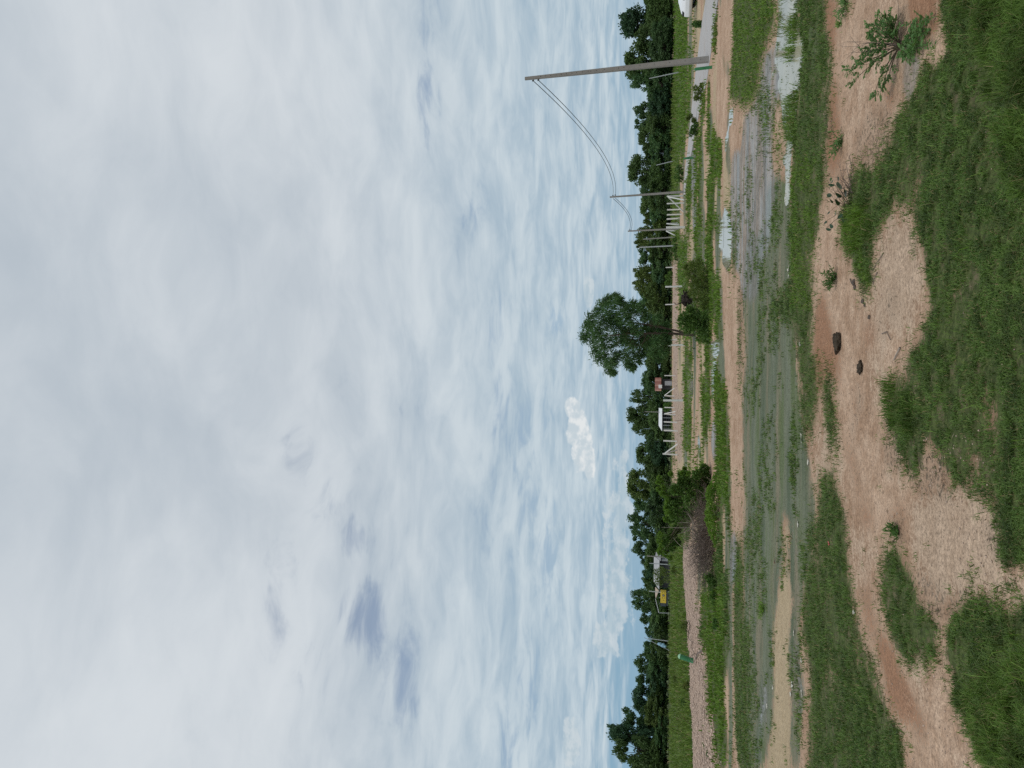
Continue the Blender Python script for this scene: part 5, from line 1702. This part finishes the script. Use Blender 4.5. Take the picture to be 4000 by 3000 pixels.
# ------------------------------------------------------------------ white car at the right edge
def car(base, rz, label):
    o = tag(empty('parked_car', base, rz), label, 'car')
    # side profile along local x, rear of the car at x = 0
    low = [(0.0, .42), (0.05, .80), (0.14, .98), (1.0, 1.02), (2.55, 1.00), (3.05, .95), (3.75, .80), (3.95, .62), (4.0, .38), (3.9, .24), (0.12, .24)]
    bm = bmesh.new()
    W = .84
    L_ = [bm.verts.new((x, -W, z)) for x, z in low]
    R_ = [bm.verts.new((x, W, z)) for x, z in low]
    n = len(low)
    bm.faces.new(L_)
    bm.faces.new(R_[::-1])
    for q in range(n):
        bm.faces.new((L_[q], R_[q], R_[(q+1) % n], L_[(q+1) % n]))
    bm_obj('body', bm, M['car_white'], o, bevel=.035)
    cab = [(0.16, .985), (0.42, 1.40), (0.75, 1.49), (1.75, 1.50), (2.1, 1.43), (2.85, 1.005)]
    bm = bmesh.new()
    L_ = [bm.verts.new((x, -W+.04+(z-.98)*.28, z)) for x, z in cab]
    R_ = [bm.verts.new((x, W-.04-(z-.98)*.28, z)) for x, z in cab]
    n = len(cab)
    bm.faces.new(L_)
    bm.faces.new(R_[::-1])
    for q in range(n):
        bm.faces.new((L_[q], R_[q], R_[(q+1) % n], L_[(q+1) % n]))
    cb = bm_obj('cabin', bm, M['car_white'], o, bevel=.03)
    for s in (-1, 1):
        for (pts) in ([(.40, 1.06), (.62, 1.36), (1.30, 1.42), (1.32, 1.06)], [(1.40, 1.06), (1.38, 1.42), (1.80, 1.41), (2.05, 1.36), (2.55, 1.06)]):
            bm = bmesh.new()
            bm.faces.new([bm.verts.new((x, s*(W-.04-(z-.98)*.28+.006), z)) for x, z in pts])
            r = bmesh.ops.extrude_face_region(bm, geom=bm.faces[:])
            bmesh.ops.translate(bm, verts=[v for v in r['geom'] if isinstance(v, bmesh.types.BMVert)], vec=(0, s*-.03, 0))
            bm_obj('side_window', bm, M['glass'], cb)
    for (p0, p1, nm) in (((.20, 1.05), (.405, 1.37), 'rear_window'), ((2.17, 1.395), (2.78, 1.06), 'windscreen')):
        bm = bmesh.new()
        off = -.012 if nm == 'rear_window' else .012
        v = [bm.verts.new((x+off, s*(W-.14-(z-.98)*.28), z+.012)) for (x, z), s in ((p0, -1), (p0, 1), (p1, 1), (p1, -1))]
        bm.faces.new(v)
        r = bmesh.ops.extrude_face_region(bm, geom=bm.faces[:])
        bmesh.ops.translate(bm, verts=[q for q in r['geom'] if isinstance(q, bmesh.types.BMVert)], vec=(-off*2, 0, -.02))
        bm_obj(nm, bm, M['glass'], cb)
    for s in (-1, 1):
        box_obj('tail_lamp', -.015, .10, s*.80-.10 if s > 0 else -.86, s*.80+.06 if s > 0 else -.70, .70, .86, M['lamp_red'], o, bevel=.02)
        box_obj('headlamp', 3.72, 3.93, .50 if s > 0 else -.80, .80 if s > 0 else -.50, .64, .76, M['glass'], o, bevel=.02)
        box_obj('mirror', 2.30, 2.44, s*.86-.04, s*.86+.12 if s > 0 else s*.86+.0, 1.02, 1.15, M['car_white'], o, bevel=.02)
        for x in (1.05, 1.95):
            box_obj('door_handle', x, x+.16, s*.845-.012, s*.845+.012, .84, .87, M['trim'], o)
    box_obj('bumper', -.06, .04, -.82, .82, .30, .52, M['trim'], o, bevel=.02)
    for x in (.72, 3.18):
        for s in (-1, 1):
            wh = empty('wheel', (x, s*.76, .30))
            wh.parent = o
            for nm, r0_, r1_, dp, mt in (('tyre', .30, .30, .20, 'tyre'), ('rim', .19, .17, .215, 'rim')):
                bm = bmesh.new()
                bmesh.ops.create_cone(bm, cap_ends=True, segments=24, radius1=r0_, radius2=r1_, depth=dp)
                bmesh.ops.rotate(bm, verts=bm.verts, matrix=Matrix.Rotation(R(90), 3, 'X'))
                bm_obj(nm, bm, M[mt], wh)
    return o


cbp = on_ground(*z1('1', 2010, 68))
car(cbp+np.array([4.02*math.cos(R(8)), 4.02*math.sin(R(8))+0.9, 0.0])+np.array([0.45, 0, 0]), R(188), 'white hatchback car parked at the right-hand picture edge')


# ------------------------------------------------------------------ foreground plants
def pinnate(base, d, L, pairs, ll, lw_):
    """one feather leaf: midrib and paired leaflets"""
    d = norm(np.asarray(d))
    side = norm(np.cross(d, np.array([0, 0, 1.0])+rand_unit(1)[0]*0.4))
    t_ = np.linspace(0.15, 1, pairs)
    pts = base+d[None]*(L*t_)[:, None]+np.array([0, 0, -0.25*L])[None]*(t_**2)[:, None]
    C = np.concatenate([pts, pts])
    D_ = np.concatenate([norm(side*0.9+d*0.5+rng.normal(0, .08, (pairs, 3))), norm(-side*0.9+d*0.5+rng.normal(0, .08, (pairs, 3)))])
    rib = (np.concatenate([base[None], pts]), 0.0012)
    return C, D_, np.full(len(C), ll)*(0.8+0.4*rng.random(len(C))), rib


fb = on_ground(*z1('A', 1395, 300))
o = tag(empty('feathery_shrub', fb), 'small sprawling shrub with feather-like leaflets beside the sandy path', 'shrub')
TIPS = [(1240,130,0),(1190,190,0),(1220,260,0),(1260,200,0),(1300,150,0),(1340,180,0),(1200,330,0),(1110,400,0),(1060,450,.05),(1080,540,.1),(1160,430,0),(1150,350,0),(1270,300,0),(1320,250,0),(1300,120,0),(1370,130,0),
        (1260,610,.1),(1230,590,.1),(1320,520,.1),(1420,370,-.3),(1470,360,-.35),(1500,340,-.4),(1480,250,-.4),(1560,290,-.5),(1600,310,-.5),(1640,250,-.6),(1600,130,-.5),(1660,150,-.6),(1540,330,-.5),(1580,200,-.5),(1490,200,-.4),(1700,100,-.6),(1350,230,0),(1390,190,0),(1260,380,0),(1220,160,0)]
stems_, allC, allD, allL = [], [], [], []
for (x, y, dd) in TIPS:
    tip = at(*z1('A', x, y), fb[1]+dd+rng.uniform(-.12, .12))-fb
    tip[2] = max(tip[2], 0.05)
    st_ = limb(rng.normal(0, .012, 3)*np.array([1, 1, 0]), tip, 0.0050, 0.0018, 0.16, 7)
    stems_.append(st_)
    P7 = st_[0]
    for q in range(3, 7):
        for s in range(1 if q < 5 else 2):
            dv = norm(P7[q]-P7[q-1])+rand_unit(1)[0]*0.9+np.array([0, 0, .25])
            C, D_, Lf, rib = pinnate(P7[q], dv, rng.uniform(.05, .09), 6, .021, .009)
            allC.append(C)
            allD.append(D_)
            allL.append(Lf)
            stems_.append(rib if False else (np.asarray(rib[0]), 0.0010))
C, D_, Lf = np.concatenate(allC), np.concatenate(allD), np.concatenate(allL)
mobj('stems', tube_mesh('stems', stems_, 4), M['stem'], o)
mobj('foliage', leaf_mesh('foliage', C, D_, Lf*1.3, Lf*0.62), M['leaf_feather'], o)
# bare twigs of the same shrub
tw = []
for (x, y) in ((1080, 275), (1075, 350), (1110, 330), (1060, 310), (1120, 290), (1380, 80)):
    tip = at(*z1('A', x, y), fb[1]+rng.uniform(-.1, .1))-fb
    st_ = limb(np.zeros(3), tip, 0.003, 0.001, 0.1, 6)
    tw.append(st_)
    for q in (3, 4, 5):
        tw.append(limb(st_[0][q], st_[0][q]+norm(st_[0][-1]-st_[0][0]+rand_unit(1)[0]*.25)*.1, .0014, .0008, .1, 3))
mobj('bare_twigs', tube_mesh('bare_twigs', tw, 4), M['twig'], o)

# round-leaved seedling
rb = on_ground(*z1('A', 1062, 1385))
o = tag(empty('round_leaved_seedling', rb), 'small seedling with dark round leaves at the edge of the path', 'seedling')
bm = bmesh.new()
vs, ang = [], np.linspace(0, 2*math.pi, 13)[:-1]
cv = bm.verts.new((0, .5, 0.0))
for a in ang:
    vs.append(bm.verts.new((0.40*math.sin(a), .5-.5*math.cos(a), .10*abs(math.sin(a)))))
for q in range(12):
    bm.faces.new((cv, vs[q], vs[(q+1) % 12]))
leaf_me = bpy.data.meshes.new('leaf')
bm.to_mesh(leaf_me)
bm.free()
leaf_me.materials.append(M['leaf_dark'])
LV = [(905,1200,.5),(900,1250,.6),(940,1230,.7),(960,1200,.6),(985,1255,1),(1010,1270,1),(985,1300,1),(1020,1300,.9),(950,1330,.9),(930,1340,.8),(975,1350,1),(1005,1365,.9),(940,1430,.9),(960,1440,.8),(985,1460,1.1),(920,1300,.6),(900,1340,.6),(890,1420,.5),
      (880,1520,.6),(905,1500,.7),(1000,1385,.8),(870,1480,.5),(925,1210,.5)]
sp_ = []
for q, (x, y, s) in enumerate(LV):
    tip = at(*z1('A', x+15, y), rb[1]+rng.uniform(-.08, .08))-rb
    tip[2] = max(tip[2], .03)
    dv = Vector(norm(np.array([tip[0]*1.2, rng.normal(-.5, .5), rng.normal(.1, .35)])))
    lo = bpy.data.objects.new('leaf', leaf_me)
    lo.location = tip
    lo.rotation_euler = (dv.to_track_quat('Y', 'Z').to_matrix()@Matrix.Rotation(rng.uniform(-.6, .6), 3, 'Y')).to_euler()
    k = 0.078*s
    lo.scale = (k, k, k)
    link(lo, o)
    if q % 2 == 0:
        sp_.append(limb(np.zeros(3), tip, 0.003, 0.0012, 0.2, 6))
    else:
        sp_.append(limb(sp_[-1][0][3], tip, 0.002, 0.001, 0.2, 5))
mobj('stems', tube_mesh('stems', sp_, 4), M['stem'], o)

# leafless twig beside it
tb_ = on_ground(*z1('A', 1075, 1290))
tw = []
main = [(1000,1250),(1010,1180),(990,1120),(1030,1090),(1050,1060),(970,1180),(1060,1130),(955,1270)]
for (x, y) in main:
    tip = at(*z1('A', x, y), tb_[1]+rng.uniform(-.1, .1))-tb_
    st_ = limb(np.zeros(3), tip, 0.003, 0.0013, 0.15, 6)
    tw.append(st_)
    for q in (2, 3, 4, 5):
        for s in range(2):
            tw.append(limb(st_[0][q], st_[0][q]+norm(st_[0][-1]-st_[0][0]+rand_unit(1)[0]*.9)*rng.uniform(.05, .1), .0016, .0009, .1, 3))
tag(mobj('bare_twig', tube_mesh('bare_twig', tw, 4), M['twig'], None, tb_), 'bare forked twig standing right of the round-leaved seedling', 'twig')


# weeds standing on the sand
def weed(zone, x, y, hgt, spread, n, label, mat):
    bb = on_ground(*z1(zone, x, y))
    o = tag(empty('weed', bb), label, 'weed')
    paths, C, D_ = [], [], []
    for q in range(n):
        th = rng.random()*6.28
        tip = np.array([math.cos(th)*spread*rng.uniform(.3, 1), math.sin(th)*spread*rng.uniform(.3, 1), hgt*rng.uniform(.35, 1)])
        st_ = limb(np.zeros(3), tip, .0022, .001, .2, 5)
        paths.append(st_)
        for k in range(1, 5):
            for s in range(3):
                C.append(st_[0][k])
                D_.append(norm(rand_unit(1)[0]+np.array([0, 0, .4])+tip*2))
    mobj('stems', tube_mesh('stems', paths, 4), M['stem'], o)
    C, D_ = np.array(C), np.array(D_)
    mobj('foliage', leaf_mesh('foliage', C, D_, rng.uniform(.025, .05, len(C)), rng.uniform(.007, .014, len(C))), mat, o)


weed('A', 1000, 945, .10, .14, 16, 'small low weed alone in the middle of the sandy path', M['leaf_feather'])
weed('B', 965, 180, .11, .15, 26, 'dark leafy weed alone on the sand near the grass tongue', M['leaf_bush'])
weed('A', 1040, 35, .08, .16, 18, 'weed patch on the path at the right-hand edge', M['leaf_feather'])
weed('C', 480, 600, .09, .20, 26, 'green weed clump at the far edge of the green mud', M['leaf_bright'])
weed('A', 1000, 160, .05, .05, 6, 'tiny weed sprig on the path at right', M['leaf_feather'])
weed('C', 1380, 100, .06, .10, 12, 'small weed sprig above the grass island', M['leaf_bush'])


# dung, stones
def lump(name, zone, x, y, sx_, sy_, sz_, label, cat, mat, rough=.5, freq=3.0, seed=1, sub=3):
    bb = on_ground(*z1(zone, x, y))
    bm = bmesh.new()
    bmesh.ops.create_icosphere(bm, subdivisions=sub, radius=1)
    for v in bm.verts:
        c = v.co
        nn = fbm(np.array([c.x*freq+seed*3.1]), np.array([c.y*freq+c.z*freq*.7+seed]), seed, 4, .6)[0]
        k = 1-rough*.5+rough*nn
        v.co = Vector((c.x*sx_*k, c.y*sy_*k, max(-.01, c.z*sz_*k+sz_*.4)))
    o = bm_obj(name, bm, mat, None, bb, smooth=sub > 2)
    return tag(o, label, cat)


lump('dung_pile', 'B', 985, 620, .085, .062, .040, 'larger dark cow dung pile on the sandy path', 'dung', M['dung'], 1.5, 2.6, 3, 4)
lump('dung_pile', 'B', 1128, 785, .055, .048, .025, 'smaller round dung pile nearer the viewer', 'dung', M['dung'], 1.2, 3.0, 8, 4)
for q, (x, y, s, lab) in enumerate([(1180, 448, .02, 'small dark stone on the sand below the grass tongue'), (1143, 342, .024, 'dark chip of bark on the sand'), (1152, 370, .016, 'tiny dark stone by the bark chip'), (1085, 215, .03, 'dark stick fragment under the grass tongue'), (1092, 250, .022, 'short dark fragment under the grass tongue')]):
    lump('stone', 'B', x, y, s, s*.8, s*.6, lab, 'stone', M['stone'], .9, 2.2, q+20, 2)


# litter scraps
def scrap(zone, x, y, sx_, sy_, label, mat, seed):
    bb = on_ground(*z1(zone, x, y))
    r_ = random.Random(seed)
    bm = bmesh.new()
    N = 5
    vs = [[bm.verts.new(((i/(N-1)-.5)*sx_*(1+r_.uniform(-.2, .2)), (j/(N-1)-.5)*sy_*(1+r_.uniform(-.3, .3)), r_.uniform(.004, .004+sx_*.16))) for j in range(N)] for i in range(N)]
    for i in range(N-1):
        for j in range(N-1):
            bm.faces.new((vs[i][j], vs[i+1][j], vs[i+1][j+1], vs[i][j+1]))
    o = bm_obj('litter_scrap', bm, mat, None, bb)
    o.rotation_euler.z = r_.uniform(0, 6.28)
    return tag(o, label, 'scrap')


for q, (zn, x, y, sx_, sy_, lab, mt) in enumerate([
    ('C', 690, 760, .16, .07, 'thin pale scrap in the green mud below the tan tongue', 'scrap'), ('C', 678, 1115, .16, .12, 'large crumpled white scrap in the green mud', 'scrap'),
    ('C', 668, 1165, .12, .10, 'smaller white scrap beside the crumpled one', 'scrap'), ('C', 737, 940, .12, .09, 'pale scrap on the mud edge at left', 'scrap'),
    ('C', 737, 1165, .14, .06, 'long pale scrap on the mud edge below the white ones', 'scrap'), ('C', 711, 40, .13, .09, 'whitish scrap on the near shore of the mud', 'scrap'),
    ('B', 735, 632, .12, .06, 'pale scrap lying in the middle grass strip', 'scrap'), ('B', 782, 1412, .14, .07, 'white scrap in the sandy gap by the middle grass', 'scrap'),
    ('B', 655, 130, .22, .09, 'long pale scrap among the weeds in the mud', 'scrap'), ('B', 657, 175, .10, .08, 'pale fragment next to the long scrap', 'scrap'),
    ('B', 745, 1255, .20, .07, 'bleached strip along the grass edge', 'scrap'), ('C', 490, 1245, .13, .13, 'pale lump at the far edge of the mud', 'scrap'), ('C', 540, 1125, .13, .10, 'greyish scrap by the tan tongue', 'scrap'),
    ('C', 925, 168, .09, .09, 'small red scrap in the grass', 'scrap_red'), ('C', 556, 285, .13, .07, 'brown dead leaf on the mud', 'dry_leaf'), ('C', 1092, 620, .10, .07, 'pale shred in the left grass patch', 'scrap')]):
    scrap(zn, x, y, sx_*.55, sy_*.5, lab, M[mt], q+50)

# fallen sticks near the grass edge
for (pts, r_, mt, lab) in [([(1395, 650), (1375, 700), (1350, 735)], .006, 'twig_pale', 'pale broken stick at the grass edge'), ([(1240, 150), (1225, 200), (1215, 235)], .004, 'twig', 'thin dry stem below the grass tongue'),
                           ([(1280, 20), (1240, 90), (1210, 140)], .003, 'twig', 'thin dry stem right of the grass tongue'), ([(1060, 195), (1075, 225)], .006, 'twig', 'short dark stick left of the bark chip'), ([(1270, 560), (1310, 545), (1330, 600)], .004, 'twig', 'dry twig near the smaller dung pile')]:
    pp = np.array([on_ground(*z1('B', x, y))+np.array([0, 0, r_*1.2+.006*(q % 2)]) for q, (x, y) in enumerate(pts)])
    tag(mobj('stick', tube_mesh('stick', [(pp-pp[0], np.linspace(r_, r_*.6, len(pp)))], 5), M[mt], None, pp[0]), lab, 'stick')

# weeds poking out of the mud
x, y, X, Y = scatter(11000, 2860, 3160, -200, 3200)
mm = np.maximum(lookup(MA['mud'], x, y), 0.7*lookup(MA['wet'], x, y))
cl = fbm(x*1.3, y*1.3, 211, 4, .6)
k = rng.random(len(x)) < mm*sstep(cl, .47, .60)*.9
x, y = x[k], y[k]
k2 = np.repeat(np.arange(len(x)), 9)
xx, yy_ = x[k2]+rng.normal(0, .035, len(k2)), y[k2]+rng.normal(0, .035, len(k2))
blades('mud_weed', xx, yy_, lookup(gz, xx, yy_), .02+.05*rng.random(len(xx)), .007+.006*rng.random(len(xx)), rng.uniform(.3, 1.5, len(xx)), np.clip(rng.normal(.2, .25, len(xx)), 0, 1), 'scattered low weeds sprouting from the green mud')
